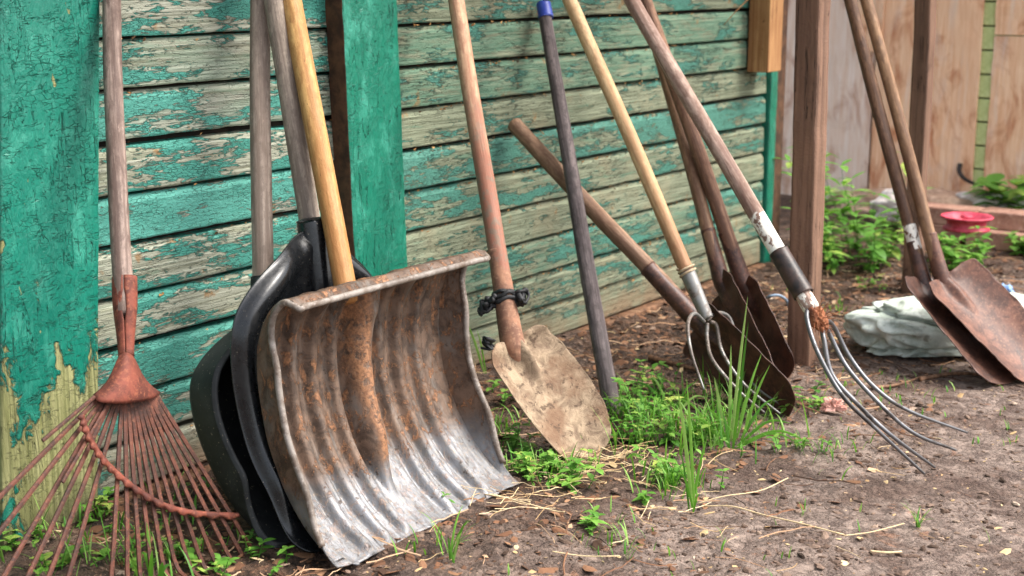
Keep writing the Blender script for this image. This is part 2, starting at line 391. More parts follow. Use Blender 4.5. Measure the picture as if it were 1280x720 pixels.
def m_mudblade():
    n = NT('dried_mud_blade'); a = n.noise(34, None, 7, .68, .6); b = n.noise(120, None, 6, .7); c = n.noise(10, None, 4, .6)
    col = n.mix(n.ramp(a, .35, .65), C3(112, 94, 77), C3(158, 138, 114))
    col = n.mix(n.ramp(c, .5, .66, 0, .7), col, C3(112, 84, 64))
    col = n.mix(n.ramp(n.noise(46, None, 5, .7, .4), .55, .63, 0, .85), col, C3(78, 62, 50))
    col = n.mix(n.ramp(b, .6, .7, 0, .5), col, C3(96, 78, 60))
    return n.done(col, .85, n.bump(n.mth('ADD', a, n.mth('MULTIPLY', b, .5)), .004, .9), spec=.25)
M['mudblade'] = m_mudblade()

def m_soil():
    n = NT('trodden_soil'); X, Y, Z = n.sep()
    a = n.noise(2.6, None, 5, .6); b = n.noise(24, None, 8, .7); c = n.noise(110, None, 6, .75); e = n.noise(9, None, 6, .65, .6)
    near = n.ramp(Y, -1.0, -.5)                                     # loose dark litter near the wall
    base = n.mix(n.ramp(b, .32, .68), C3(98, 82, 74), C3(152, 134, 122))
    base = n.mix(n.ramp(e, .50, .68, 0, .7), base, C3(78, 62, 54))
    loose = n.mix(n.ramp(b, .35, .65), C3(38, 28, 22), C3(100, 76, 60))
    base = n.mix(n.ramp(n.noise(3.4, None, 5, .65, .5), .47, .60, 0, .7), base, C3(82, 62, 52))
    col = n.mix(n.mth('MULTIPLY', near, n.ramp(a, .3, .6, .5, 1)), base, loose)
    col = n.mix(n.ramp(c, .60, .72, 0, .6), col, C3(62, 50, 42))
    col = n.mix(n.ramp(n.noise(170, None, 3, .6), .66, .72, 0, .8), col, C3(176, 146, 120))
    col = n.mix(n.ramp(n.noise(14, None, 5, .7, 1), .60, .68, 0, .6), col, C3(146, 106, 82))
    h = n.mth('ADD', n.mth('MULTIPLY', b, 1.0), n.mth('MULTIPLY', c, .55)); h = n.mth('ADD', h, n.mth('MULTIPLY', n.ramp(n.noise(60, None, 5, .7), .45, .6), .6))
    return n.done(col, n.ramp(e, .4, .7, .92, .6), n.bump(h, .0065, 1.0), spec=.3)
M['soil'] = m_soil()
def m_attr(name, ramp_cols, rough=.9, spec=.2, nsc=90, trans=0.0, bd=.001):
    """colour picked per piece through the 'tone' attribute"""
    n = NT(name); at = n.n('Attribute', attribute_name='tone'); cr = n.n('ValToRGB')
    e = cr.color_ramp.elements
    while len(e) < len(ramp_cols): e.new(.5)
    for i, c in enumerate(ramp_cols): e[i].position = i / (len(ramp_cols) - 1); e[i].color = c
    n.set(cr.inputs[0], at.outputs['Fac'])
    x = n.noise(nsc, None, 5, .7); col = n.mix(n.ramp(x, .4, .7, 0, .5), cr.outputs[0], n.mix(.5, cr.outputs[0], (.02, .02, .01, 1)))
    n.done(col, rough, n.bump(x, bd, .8), spec=spec)
    if trans:
        tr = n.n('BsdfTranslucent'); n.set(tr.inputs[0], n.mix(.5, col, C3(120, 180, 40)))
        mx = n.n('MixShader'); mx.inputs[0].default_value = trans
        n.t.links.new(n.b.outputs[0], mx.inputs[1]); n.t.links.new(tr.outputs[0], mx.inputs[2]); n.t.links.new(mx.outputs[0], n.out.inputs[0])
    return n.m
M['litter'] = m_attr('leaf_litter', [C3(44, 32, 25), C3(84, 60, 46), C3(122, 86, 64), C3(152, 116, 88), C3(186, 156, 126)])
M['clod'] = m_attr('soil_crumbs', [C3(56, 44, 37), C3(86, 68, 57), C3(112, 92, 80), C3(140, 118, 102), C3(178, 158, 140)], bd=.003)
M['leaf'] = m_attr('weed_leaves', [C3(56, 104, 36), C3(84, 138, 46), C3(116, 166, 66), C3(176, 188, 92)], .5, .45, 60, .3)
M['grass'] = m_attr('grass_blades', [C3(58, 112, 34), C3(86, 148, 44), C3(120, 178, 62), C3(166, 196, 110)], .5, .4, 60, .35)
M['straw'] = m_attr('dry_straw', [C3(150, 118, 80), C3(196, 168, 124), C3(222, 200, 160)], .7, .3, 60)

# ------------------------------------------------------------------ ground
def gh(x, y):
    t = -y
    rough = .35 + .65 * sm(1.3, .55, t)
    h = .010 * fbm(Vector((x * 2.1, y * 2.1, 1.0)), 3)
    h += .012 * rough * fbm(Vector((x * 11, y * 11, 4.0)), 4)
    h += .007 * rough * abs(fbm(Vector((x * 34, y * 34, 9.0)), 3))
    h += .012 * sm(.25, .0, t)                      # soil heaped against the sill
    return h - .006
def axis(lo, hi, step, far):
    a = []; x = lo
    while x < hi: a.append(x); x += step
    a.append(hi); g = step
    l, r = [], []; x = hi
    while x < far: g *= 1.35; x += g; r.append(x)
    x = lo; g = step
    while x > -far: g *= 1.35; x -= g; l.append(x)
    return l[::-1] + a + r
xs = axis(-2.5, 1.9, .0105, 120); ys = axis(-2.0, .06, .0105, 120)
vs = [(x, y, gh(x, y) if abs(x) < 6 and abs(y) < 6 else 0) for y in ys for x in xs]; nx = len(xs)
fs = [(j * nx + i, j * nx + i + 1, (j + 1) * nx + i + 1, (j + 1) * nx + i) for j in range(len(ys) - 1) for i in range(nx - 1)]
tag(mesh('ground', vs, fs, M['soil']), kind='structure')

# ------------------------------------------------------------------ shed wall
WL = thing('shed_wall', V(-.4, 0, 0), 'long shed wall of horizontal boards with peeling teal paint, the tools leaning on it', 'wall')
PITCH = .0965
def cladding(name, x0, x1, seed, t_off=0.0, kk=(0, 14)):
    """overlapping boards: each has a sloping top edge that catches the light and a dark gap below"""
    vs, fs = [], []
    n = int((x1 - x0) / .012)
    for k in range(*kk):
        rnd = random.Random(seed * 100 + k)
        zb = .0095 + PITCH * k; tilt = rnd.uniform(-.0025, .0025); out = rnd.uniform(-.0015, .0015); slope = rnd.uniform(-.0012, .0012)
        gap = rnd.uniform(.005, .009)
        prof = [(-.012, gap), (.010, gap - .0005), (.0165, gap + .0008), (.0180, gap + .004), (.0178, .03), (.0172, .055), (.0165, PITCH - .016), (.0148, PITCH - .013), (.006, PITCH - .0015), (-.012, PITCH)]
        b = len(vs); m = len(prof)
        for i in range(n + 1):
            x = lerp(x0, x1, i / n)
            e = .0012 * fbm(Vector((x * 9, k * 7.7 + seed, 0)), 4); e2 = .0012 * fbm(Vector((x * 7, k * 3.1 + seed, 5)), 4)
            e3 = .0010 * fbm(Vector((x * 4, k * 5.1 + seed, 15)), 3); ch = .0022 * max(0, fbm(Vector((x * 26, k * 9.1 + seed, 2)), 3))
            for q, (t, z) in enumerate(prof):
                tt = t + (out + tilt * (z / PITCH) + e3 if q not in (0, m - 1) else 0) + t_off
                zz = zb + z + slope * (x - x0) + (e + ch if q < 4 else e2 if q > 5 else 0)
                vs.append((x, -tt, zz))
        for i in range(n):
            for q in range(m - 1):
                a = b + i * m + q; fs.append((a, a + m, a + m + 1, a + 1))
        fs.append(tuple(b + q for q in range(m))); fs.append(tuple(b + n * m + q for q in range(m))[::-1])
    o = mesh(name, vs, fs, M['clad'], WL, smooth=True); o.data.set_sharp_from_angle(angle=R(16))
    return o
cl = cladding('cladding', -3.6, -1.03, 1); cl['label'] = 'boards left of the post with bright teal paint flaking off pale wood'
cl = cladding('cladding', -1.03, 1.10, 2); cl['label'] = 'faded greenish boards right of the post'
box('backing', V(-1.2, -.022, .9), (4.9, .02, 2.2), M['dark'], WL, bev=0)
box('sill_beam', V(-1.2, .012, -.035), (4.7, .06, .09), M['beam'], WL, bev=.006, sub=60, wob=.004)
def painted_board(name, x0, x1, t0, t1, mat, seed, z1=1.6, lean=(0, 0), sidemat=None, parent=None, z0=-.03):
    """upright board with softened, nibbled edges and a slightly wavy face"""
    nz = 220; prof = []
    r = .004; w = x1 - x0
    ring = [(x0, t0), (x0, lerp(t0, t1, .5)), (x0, t1 - r), (x0 + r * .3, t1 - r * .3), (x0 + r, t1)] + [(x0 + w * i / 10, t1) for i in range(1, 10)] + [(x1 - r, t1), (x1 - r * .3, t1 - r * .3), (x1, t1 - r), (x1, lerp(t0, t1, .5)), (x1, t0)]
    m = len(ring); vs, fs = [], []
    for i in range(nz + 1):
        z = lerp(z0, z1, i / nz)
        for q, (x, t) in enumerate(ring):
            e = .0016 * fbm(Vector((x * 3 + seed, z * 16, q > m / 2)), 4)
            vs.append((x + e + lean[0] * (z1 - z), -(t + .0012 * fbm(Vector((x * 14, z * 9, seed)), 3) * (t > t0)), z))
    for i in range(nz):
        for q in range(m - 1):
            a = i * m + q; fs.append((a, a + 1, a + m + 1, a + m))
    fs.append(tuple(range(m))[::-1])
    o = mesh(name, vs, fs, mat, parent or WL)
    if sidemat:
        o.data.materials.append(sidemat)
        for p in o.data.polygons:
            if abs(p.normal.x) > .8 and p.center.x < (x0 + x1) / 2 + .2: p.material_index = 1 if p.normal.x < 0 else 0
    return o
o = painted_board('corner_board', -1.848, -1.640, .018, .046, M['board'], 3, lean=(-.08, 0)); o['label'] = 'wide upright board with cracked bright teal paint peeling off near the ground'
o = painted_board('post', -1.10, -.918, .018, .066, M['post'], 9, lean=(.038, 0), sidemat=M['postside']); o['label'] = 'smooth deep green upright post with a dark brown left side'
o = painted_board('end_trim', 1.112, 1.165, -.02, .03, M['post'], 19)
box('hanging_timber', V(.985, .062, 1.21), (.10, .075, 1.06), M['fresh'], WL, bev=.003)
box('corner_stud', V(1.25, -.03, .75), (.1, .05, 1.6), M['postside'], WL, bev=.003)
box('roof_eave', V(-.4, .10, 1.86), (5.2, .95, .03), M['beam'], WL, bev=.003)
# broken splinter hanging near the far end
tube('splinter', [W(905, 31, .05), W(918, 16, .07), W(934, 0, .09), W(946, -14, .1)], lambda v: .0015 + .004 * v, M['fresh'], WL, n=10, ns=6, flat=.5)
# scabs of dry moss and spider litter in the gaps between boards
rnd = random.Random(5); vs, fs, cc = [], [], []
for i in range(900):
    k = rnd.randint(0, 9); x = rnd.uniform(-1.66, 1.1) if rnd.random() < .35 else rnd.uniform(-.79, .6); z = .0095 + PITCH * k + rnd.uniform(-.006, .006) - .001; r = rnd.uniform(.001, .0042)
    b = len(vs); c = V(x, rnd.uniform(.013, .021), z); tn = rnd.random()
    for q in range(6): vs.append(c + Vector((rnd.uniform(-1, 1) * 1.9, rnd.uniform(-.5, .5), rnd.uniform(-1, 1))) * r); cc.append(tn)
    fs += [(b, b + 1, b + 2), (b, b + 2, b + 3), (b + 3, b + 4, b + 1), (b + 1, b + 5, b + 2), (b + 4, b + 5, b)]
M['scab'] = m_attr('gap_debris', [C3(60, 44, 30), C3(150, 108, 62), C3(190, 150, 100)])
o = tag(mesh('gap_debris', vs, fs, M['scab'], None, smooth=False, col=cc), 'crumbs of dry moss and webbed dirt caught in the gaps of the shed boards', 'debris', kind='stuff')

# ------------------------------------------------------------------ dished sheets (scoops and blades)
def patch(name, outline, pos, depth, mat, parent, rings=None, n=144, th=.0025, flat=0.0):
    """sheet bounded by a closed outline in (a, b); pos(a, b, n) places it, depth(a, b, r, k) lifts it"""
    O = spline(outline + [outline[0]], n + 1)[:-1]
    O = [(p[0], p[1]) for p in O]
    ca = sum(p[0] for p in O) / n; cb = sum(p[1] for p in O) / n
    rings = rings or [0, .12, .24, .36, .48, .58, .66, .73, .79, .84, .88, .915, .94, .96, .975, .988, 1.0]
    vs, fs = [], []
    for r in rings:
        if r == 0: vs.append(pos(ca, cb, depth(ca, cb, 0, 0))); continue
        for k, (a, b) in enumerate(O):
            x, y = lerp(ca, a, r), lerp(cb, b, r)
            vs.append(pos(x, y, depth(x, y, r, k / n)))
    for j in range(n): fs.append((0, 1 + j, 1 + (j + 1) % n))
    for i in range(len(rings) - 2):
        for j in range(n):
            a = 1 + i * n; fs.append((a + j, a + n + j, a + n + (j + 1) % n, a + (j + 1) % n))
    o = mesh(name, vs, fs, mat, parent)
    if th: solid(o, th)
    return o
def profile(pts, n=200):
    """side profile (t, z) -> function of arclength giving point and forward normal"""
    C = spline([(p[0], p[1], 0) for p in pts], n); L = [0]
    for i in range(1, n): L.append(L[-1] + (C[i] - C[i - 1]).length)
    def f(b):
        b0 = min(max(b, 0), L[-1]); lo, hi = 0, n - 1
        while hi - lo > 1:
            m = (lo + hi) // 2
            if L[m] <= b0: lo = m
            else: hi = m
        u = (b0 - L[lo]) / max(1e-9, L[hi] - L[lo]); p = C[lo].lerp(C[hi], u); t = (C[min(lo + 2, n - 1)] - C[max(lo - 1, 0)]).normalized()
        p = p + t * (b - b0)
        return p, Vector((t.y, -t.x, 0))              # normal towards the viewer / up
    return f, L[-1]

# ---- aluminium snow shovel
def alu_scoop():
    sL, sR = -1.685, -1.180; mid = -1.452
    T = thing('snow_shovel', V(mid, .5, 0), 'battered aluminium snow shovel, rust-brown ribbed scoop facing out, with a yellow wooden handle', 'snow shovel', 'snow shovels')
    f, L = profile([(.590, .0), (.545, .022), (.495, .062), (.445, .125), (.408, .20), (.388, .28), (.384, .345), (.394, .395), (.420, .434), (.452, .452), (.482, .456)])
    nu, nv = 250, 110; vs, fs = [], []
    wd = sR - sL
    ribs = [.15, .255, .36, .62, .725, .84]
    for j in range(nv + 1):
        v = j / nv
        b = L * v
        wh = .060 * sm(.0, .30, v) * (1 - sm(.66, .99, v)) + .002      # height of the side walls
        for i in range(nu + 1):
            u = i / nu
            # cross-section: wall, corner, floor, corner, wall (arclength mapped)
            if u < .1: q = 1 - u / .1; a = -q * .012 ; nn = wh * q ** 1.15
            elif u > .9: q = (u - .9) / .1; a = wd + q * .012; nn = wh * q ** 1.15
            else: q = (u - .1) / .8; a = q * wd; nn = 0
            uu = a / wd
            for k, rc in enumerate(ribs):
                x = (uu - rc) * wd
                nn += .0135 * math.exp(-(abs(x) / .0105) ** 4.0) * sm(.0, .06, v + .01) * (1 - sm(.88, .96, v))
                nn -= .005 * (math.exp(-((x - .019) / .005) ** 2) + math.exp(-((x + .019) / .005) ** 2)) * sm(.05, .2, v) * (1 - sm(.9, .97, v))
            # pressed socket
            xs_ = a + sL - (mid + .010 - .02 * (1 - v)); sw = .020 * sm(.12, .38, v) + .007
            if v > .14: nn += (.050 * sm(.13, .38, v) * (1 - sm(.80, .97, v))) * max(0, 1 - (xs_ / sw) ** 2) ** .5
            nn += .003 * fbm(Vector((a * 9, v * 3, 2)), 3) * (1 - sm(.88, .97, v))
            bb = b
            if j == 0: bb += .007 * fbm(Vector((a * 14, 0, 7)), 4) - .004 * (uu < .06)
            if j <= 3 and (uu < .05): bb += .012 * (1 - v * 20)
            if v > .985: nn += .008                                           # rolled top rim
            if v > .995: nn += .006
            p, nr = f(bb)
            vs.append(V(sL + a + .030 * v * v + .022 * v ** 3 * uu, p.x + nr.x * nn, max(.0015, p.y + nr.y * nn)))
    for j in range(nv):
        for i in range(nu):
            a = j * (nu + 1) + i; fs.append((a, a + 1, a + nu + 2, a + nu + 1))
    o = mesh('scoop', vs, fs, M['alu'], T); solid(o, .003, 0)
    # rolled bead along the sides and top
    cols = []
    for k in (0, nu):
        cols.append([vs[j * (nu + 1) + k] for j in range(10, nv + 1)])
    top = [vs[nv * (nu + 1) + i] for i in range(0, nu + 1)]
    path = cols[0][:-4:5] + top[6:-6:16] + cols[1][:-4:5][::-1]
    tube('rim', path, .0062, M['rimalu'], o, n=260, ns=10)
    return T
AL = alu_scoop()
def patch_yellow(n): return n.ramp(n.sep()[2], .05, .35, .6, .0)
M['yellow'] = m_wood('yellow_handle', C3(206, 164, 104), C3(158, 112, 64), 45, .5, .8, .5, patch=(patch_yellow, C3(150, 98, 52)))
p0 = W(436, 380, .405); p1 = W(366, 0, .16)
rod('handle', p0, p0 + (p1 - p0) * 1.75, .0215, .0195, M['yellow'], AL, seed=1)

# ---- black plastic snow shovels
def plastic(label, mat, centre, half, top, prof, wall, sock_w, sp, hp, hr, hm, seed, t_base, ribs=True, drop=.0, w0=.80, lip=True):
    T = thing('snow_shovel', V(centre, t_base, 0), label, 'snow shovel', 'snow shovels')
    f, L = profile(prof)
    H = top
    side = [(1.0, .12), (1.01, .22), (1.0, H * .66)]
    ol = [(0, 0), (half * .5, 0.0), (half * .86, .0), (half * .97, .035)] + [(half * a, b) for a, b in side] + [(half * .95, H * (.80 - drop)), (half * .78, H * (.885 - drop)), (half * .5, H * (.95 - drop * .5)), (.03, H), (-.03, H), (-half * .5, H * .95), (-half * .78, H * .885), (-half * .95, H * .80)] + [(-half * a, b) for a, b in side[::-1]] + [(-half * .97, .035), (-half * .86, 0), (-half * .5, 0)]
    def dep(a, b, r, k):
        hgt = wall * sm(.0, .16, b) + .003
        if lip:
            hgt *= 1 - math.exp(-(a / .075) ** 2) * sm(H * .72, H * .9, b)
            d = hgt * sm(.74, .88, r) - .024 * sm(.935, 1.0, r) * (hgt / wall)
        else: d = hgt * sm(w0, .975, r) - .010 * sm(.978, 1.0, r)
        if ribs: 
            for c in (-.13, -.075, .075, .13): d += .012 * math.exp(-((a - c) / .012) ** 2) * sm(.1, .2, b) * (1 - sm(H * .62, H * .74, b)) * (1 - sm(.7, .8, r))
        d += .02 * math.exp(-(a / .03) ** 2) * sm(.12, .3, b) * (1 - sm(.9, 1, r))
        return d
    def pos(a, b, nn):
        p, nr = f(b); return V(centre + a, p.x + nr.x * nn, max(.002, p.y + nr.y * nn))
    o = patch('scoop', ol, pos, dep, mat, T, rings=[0, .15, .3, .45, .58, .68, .75, .80, .83, .86, .89, .915, .94, .955, .967, .977, .986, .993, 1.0], n=200, th=.004)
    sp0, sp1 = sp
    rod('socket', sp0, sp1, sock_w, sock_w * .86, mat, T, cap=.2, seed=seed, wob=0)
    h0, h1 = hp
    rod('handle', h0, h0 + (h1 - h0) * 1.6, hr, hr * .95, hm, T, seed=seed + 1)
    return T
M['greyA'] = m_wood('grey_handle', C3(170, 156, 140), C3(112, 98, 88), 60, .7, .3)
M['greyB'] = m_wood('ashen_handle', C3(166, 150, 136), C3(120, 104, 92), 70, .5, .25)
B1 = plastic('glossy black plastic snow shovel sandwiched behind the aluminium one', M['plastic'], -1.455, .235, .60,
        [(.500, .0), (.45, .02), (.395, .07), (.345, .14), (.315, .22), (.298, .31), (.296, .40), (.296, .47), (.296, .56)], .062, .0315,
        (W(404, 385, .320), W(388, 272, .290)), (W(403, 372, .31), W(342, 0, .13)), .0212, M['greyA'], 5, .45, drop=.13)
B2 = plastic('dusty black plastic snow shovel, rearmost of three, nearest the shed boards', M['plastic2'], -1.485, .222, .47,
        [(.435, .0), (.385, .02), (.325, .06), (.27, .13), (.232, .21), (.215, .29), (.205, .37), (.205, .46), (.21, .5)], .085, .026,
        (W(329, 400, .235), W(328, 345, .215)), (W(329, 360, .215), W(324, 0, .09)), .0205, M['greyB'], 8, .38, ribs=False, w0=.93, lip=False)

# ------------------------------------------------------------------ leaf rake
def rake():
    t0, k = .40, .353
    T = thing('leaf_rake', PL(185, 776, t0, k), 'rusty fan leaf rake with a grey wooden handle, two tines snapped short', 'rake')
    q = lambda x, y, dt=0: PL(x, y, t0 + dt, k)
    hm = m_wood('rake_handle', C3(160, 140, 128), C3(92, 74, 66), 60, .85, .3)
    a, b = q(156, 395), q(140, 0); rod('handle', a, a + (b - a) * 1.35, .0172, .0158, hm, T, seed=11)
    # ferrule: split rolled tube narrowing to the head
    c0, c1 = q(156, 347), q(158, 446); M4 = frame(c1, c0 - c1, Vector((1, 0, 0))); Lf = (c0 - c1).length
    vs, fs = [], []; ns, nl = 32, 24
    view = (CAM - c0).normalized(); va = math.atan2(view.dot(M4.col[1].to_3d()), view.dot(M4.col[0].to_3d()))
    for i in range(nl + 1):
        v = i / nl; r = lerp(.0125, .0205, sm(0, .8, v))
        for j in range(ns + 1):
            gap = .03 if not (.45 < v < .8) else .16 * math.sin((v - .45) / .35 * math.pi) ** .5 + .03
            g = va + gap + (2 * math.pi - 2 * gap) * j / ns - .12
            rr = r * (1 + .03 * math.sin(g * 3)); vs.append((rr * math.cos(g), rr * math.sin(g), v * Lf))
    for i in range(nl):
        for j in range(ns): x = i * (ns + 1) + j; fs.append((x, x + 1, x + ns + 2, x + ns + 1))
    o = mesh('ferrule', vs, fs, M['rust'], T, M4); solid(o, .0016)
    # head plate: triangular shell curving over the tine roots
    top = [q(150, 444, .012), q(157, 441, .02), q(165, 444, .012)]
    arc = [q(116, 494, .0), q(122, 501, .012), q(135, 504, .020), q(157, 504, .026), (q(180, 501, .02)), q(193, 497, .012), q(201, 491, .0)]
    T_ = spline(top, 25); A_ = spline(arc, 25); vs, fs = [], []
    for i in range(15):
        v = i / 14
        for j in range(25):
            p = T_[j].lerp(A_[j], v); bulge = .010 * math.sin(v * math.pi) ** .7 * math.sin(j / 24 * math.pi)
            p = p + Vector((0, -1, 0)) * bulge + (T_[j].lerp(A_[12], v) - p) * .0
            # edges pinch inwards like a bell
            cen = T_[12].lerp(A_[12], v); p = p + (cen - p) * (.20 * math.sin(v * math.pi))
            vs.append(p)
    for i in range(14):
        for j in range(24): x = i * 25 + j; fs.append((x, x + 1, x + 26, x + 25))
    o = mesh('head_plate', vs, fs, M['rust'], T); solid(o, .0022)
    for (x, y) in ((155, 462), (170, 488)):
        c = q(x, y, .034); bm = bmesh.new(); bmesh.ops.create_uvsphere(bm, u_segments=10, v_segments=6, radius=.0042)
        me = bpy.data.meshes.new('rivet'); bm.to_mesh(me); bm.free(); me.materials.append(M['rust']); rv = bpy.data.objects.new('rivet', me); SC.collection.objects.link(rv)
        rv.parent = o; rv.location = c - absloc(T)
    # tines: flat spring strips
    rt = [(124, 497, -70, 690), (128, 500, -28, 700), (132, 501, 5, 720), (138, 502, 35, 720), (144, 502, 61, 720), (149, 502, 86, 720), (152, 502, 140, 720), (156, 502, 160, 720),
          (160, 502, 176, 720), (164, 502, 191, 720), (168, 502, 207, 720), (172, 501, 223, 720), (176, 501, 241, 720), (180, 500, 259, 720), (184, 499, 277, 720), (188, 498, 299, 720), (192, 497, 318, 720), (196, 495, 336, 720)]
    short = [(118, 496, 53, 551), (136, 503, 78, 603)]
    def strip(pts, w, th=.0016):
        C = spline(pts, 40); vs, fs = [], []
        for i, p in enumerate(C):
            t = (C[min(i + 1, 39)] - C[max(i - 1, 0)]).normalized(); side = t.cross(Vector((0, -1, .35))).normalized(); nrm = side.cross(t)
            for sx, sn in ((-1, -1), (1, -1), (1, 1), (0, 1.5), (-1, 1)): vs.append(p + side * sx * w + nrm * sn * th)
        for i in range(39):
            for j in range(5): fs.append((i * 5 + j, i * 5 + (j + 1) % 5, i * 5 + 5 + (j + 1) % 5, i * 5 + 5 + j))
        fs.append((4, 3, 2, 1, 0)); fs.append(tuple(195 + j for j in range(5)))
        return mesh('tine', vs, fs, M['rust_tine'], T, smooth=False)
    rr = random.Random(4)
    for (x0, y0, x1, y1) in rt:
        # run the tine on past the frame until it meets the soil, then curl its tip forward
        e = 1.0
        while q(lerp(x0, x1, e), lerp(y0, y1, e)).z > .012 and e < 3: e += .01
        dj = rr.uniform(-.004, .004)
        pts = [q(x0, y0), q(lerp(x0, x1, e * .33), lerp(y0, y1, e * .33), dj), q(lerp(x0, x1, e * .66), lerp(y0, y1, e * .66), .004 + dj), q(lerp(x0, x1, e * .93), lerp(y0, y1, e * .93), dj)]
        tip = q(lerp(x0, x1, e), lerp(y0, y1, e)); pts.append(tip + Vector((0, -.022, 0)))
        strip(pts, .0037)
    for (x0, y0, x1, y1) in short:
        strip([q(x0, y0, .006), q(lerp(x0, x1, .5), lerp(y0, y1, .5), .010), q(x1, y1, .016)], .0030)['label'] = 'tine snapped off short'
    # loose spreader bar with a wavy edge
    bar = spline([q(101, 519, .016), q(108, 540, .016), q(122, 566, .014), q(142, 589, .012), q(170, 612, .012), q(205, 632, .012), q(245, 642, .012), q(298, 645, .012)], 150)
    vs, fs = [], []
    for i, p in enumerate(bar):
        t = (bar[min(i + 1, 149)] - bar[max(i - 1, 0)]).normalized(); side = t.cross(Vector((0, -1, .35))).normalized(); nrm = side.cross(t).normalized()
        wv = .0022 * math.sin(i * .75)
        for sx, sn in ((-.0052, -.001), (.0052 + wv, -.001), (.0052 + wv, .0022 + wv * .6), (0, .0035), (-.0052, .0022 + wv * .3)): vs.append(p + side * sx + nrm * sn)
    for i in range(149):
        for j in range(5): fs.append((i * 5 + j, i * 5 + (j + 1) % 5, i * 5 + 5 + (j + 1) % 5, i * 5 + 5 + j))
    fs.append((4, 3, 2, 1, 0)); fs.append(tuple(745 + j for j in range(5)))
    mesh('spreader_bar', vs, fs, M['rust'], T)
rake()

# ------------------------------------------------------------------ digging shovels
def bframe(S3, T3, phi):
    """frame of a blade from its socket to its tip; phi turns it about its length (0 = broadside to the camera)"""
    B = (T3 - S3).normalized(); v = (S3 - CAM).normalized(); A = B.cross(v).normalized(); 
    if A.dot(RGT) < 0: A = -A
    Nn = A.cross(B).normalized()
    if Nn.dot(v) > 0: Nn = -Nn
    q = Matrix.Rotation(abs(phi), 3, B); q2 = Matrix.Rotation(-abs(phi), 3, B)
    if ((q @ Nn).z < (q2 @ Nn).z) == (phi > 0): q = q2          # phi > 0 tips the face up, phi < 0 down
    return q @ A, B, q @ Nn
def blade(T, S3, T3, phi, outline, mat, dish=.020, cup=.012, ridge=.014, step=True, th=.0022, bend=0.0, rust_sock=None, hl=None, name='blade', sx=1.0):
    A, B, Nn = bframe(S3, T3, phi); L = (T3 - S3).length
    ol = [(a * sx, b * L) for a, b in outline]
    def dep(a, b, r, k):
        d = dish * min(1.4, (a / .095) ** 2) + bend * math.sin(min(1, b / L) * math.pi) * -1
        d += ridge * math.exp(-(a / .016) ** 2) * (1 - sm(.12, .42, b / L))
        if step and b < L * .12: d += cup * sm(L * .10, L * -.02, b) * sm(.015, .04, abs(a))
        d += .0025 * fbm(Vector((a * 14, b * 14, 3)), 3) + .003 * (r > .98) * fbm(Vector((a * 30, b * 30, 1)), 3)
        return d
    return patch(name, ol, lambda a, b, nn: S3 + A * a + B * b + Nn * nn, dep, mat, T, n=120, th=th)
ROUND = [(0, -.01), (.035, -.015), (.075, -.01), (.100, .04), (.106, .16), (.106, .42), (.098, .64), (.078, .84), (.040, .96), (0, 1.0), (-.040, .96), (-.078, .84), (-.098, .64), (-.106, .42), (-.106, .16), (-.100, .04), (-.075, -.01), (-.035, -.015)]
SAND = [(0, .0), (.035, -.015), (.068, -.01), (.092, .05), (.104, .18), (.109, .40), (.106, .62), (.096, .80), (.066, .95), (0, 1.01), (-.060, .97), (-.090, .84), (-.104, .62), (-.109, .40), (-.107, .16), (-.098, .03), (-.072, -.03), (-.035, -.02)]
NARROW = [(0, .0), (.04, -.01), (.085, -.0), (.094, .04), (.097, .16), (.097, .42), (.096, .70), (.090, .90), (.060, .99), (0, 1.0), (-.060, .99), (-.090, .90), (-.096, .70), (-.097, .42), (-.097, .16), (-.094, .04), (-.085, -.0), (-.04, -.01)]
def socket(T, a, b, ra, rb, mat, seed, flare=True, name='socket', slot=True):
    """tapering rolled-steel socket; b is the blade end where it flattens out"""
    L = (b - a).length; M4 = frame(a, b - a, Vector((1, 0, 0))); ns, nl = 28, 26; vs, fs = [], []
    for i in range(nl + 1):
        v = i / nl; r = lerp(ra, rb, v) * (1 + (.02 if v < .05 else 0))
        for j in range(ns):
            g = 2 * math.pi * j / ns; vs.append((r * math.cos(g), r * math.sin(g), v * L))
    for i in range(nl):
        for j in range(ns): fs.append((i * ns + j, i * ns + (j + 1) % ns, (i + 1) * ns + (j + 1) % ns, (i + 1) * ns + j))
    o = mesh(name, vs, fs, mat, T, M4); solid(o, .0016, 1); return o

def frog(T, a, S3, T3, phi, ra, rb, mat, sink=1.0):
    """rolled socket that runs on down the blade as a tapering ridge"""
    A, B, Nn = bframe(S3, T3, phi); L = (T3 - S3).length
    pts = [a.lerp(S3, k) for k in (0, .3, .6, .85)] + [S3 + B * .04 * L - Nn * .006 * sink, S3 + B * .16 * L - Nn * .011 * sink, S3 + B * .30 * L - Nn * .012 * sink, S3 + B * .46 * L - Nn * .010 * sink]
    def rad(v):
        if v < .57: return lerp(ra, rb, sm(0, .57, v)) * (1 + .03 * (v < .02))
        return lerp(rb, .004, ((v - .57) / .43) ** .8)
    return tube('socket', pts, rad, mat, T, n=70, ns=26)

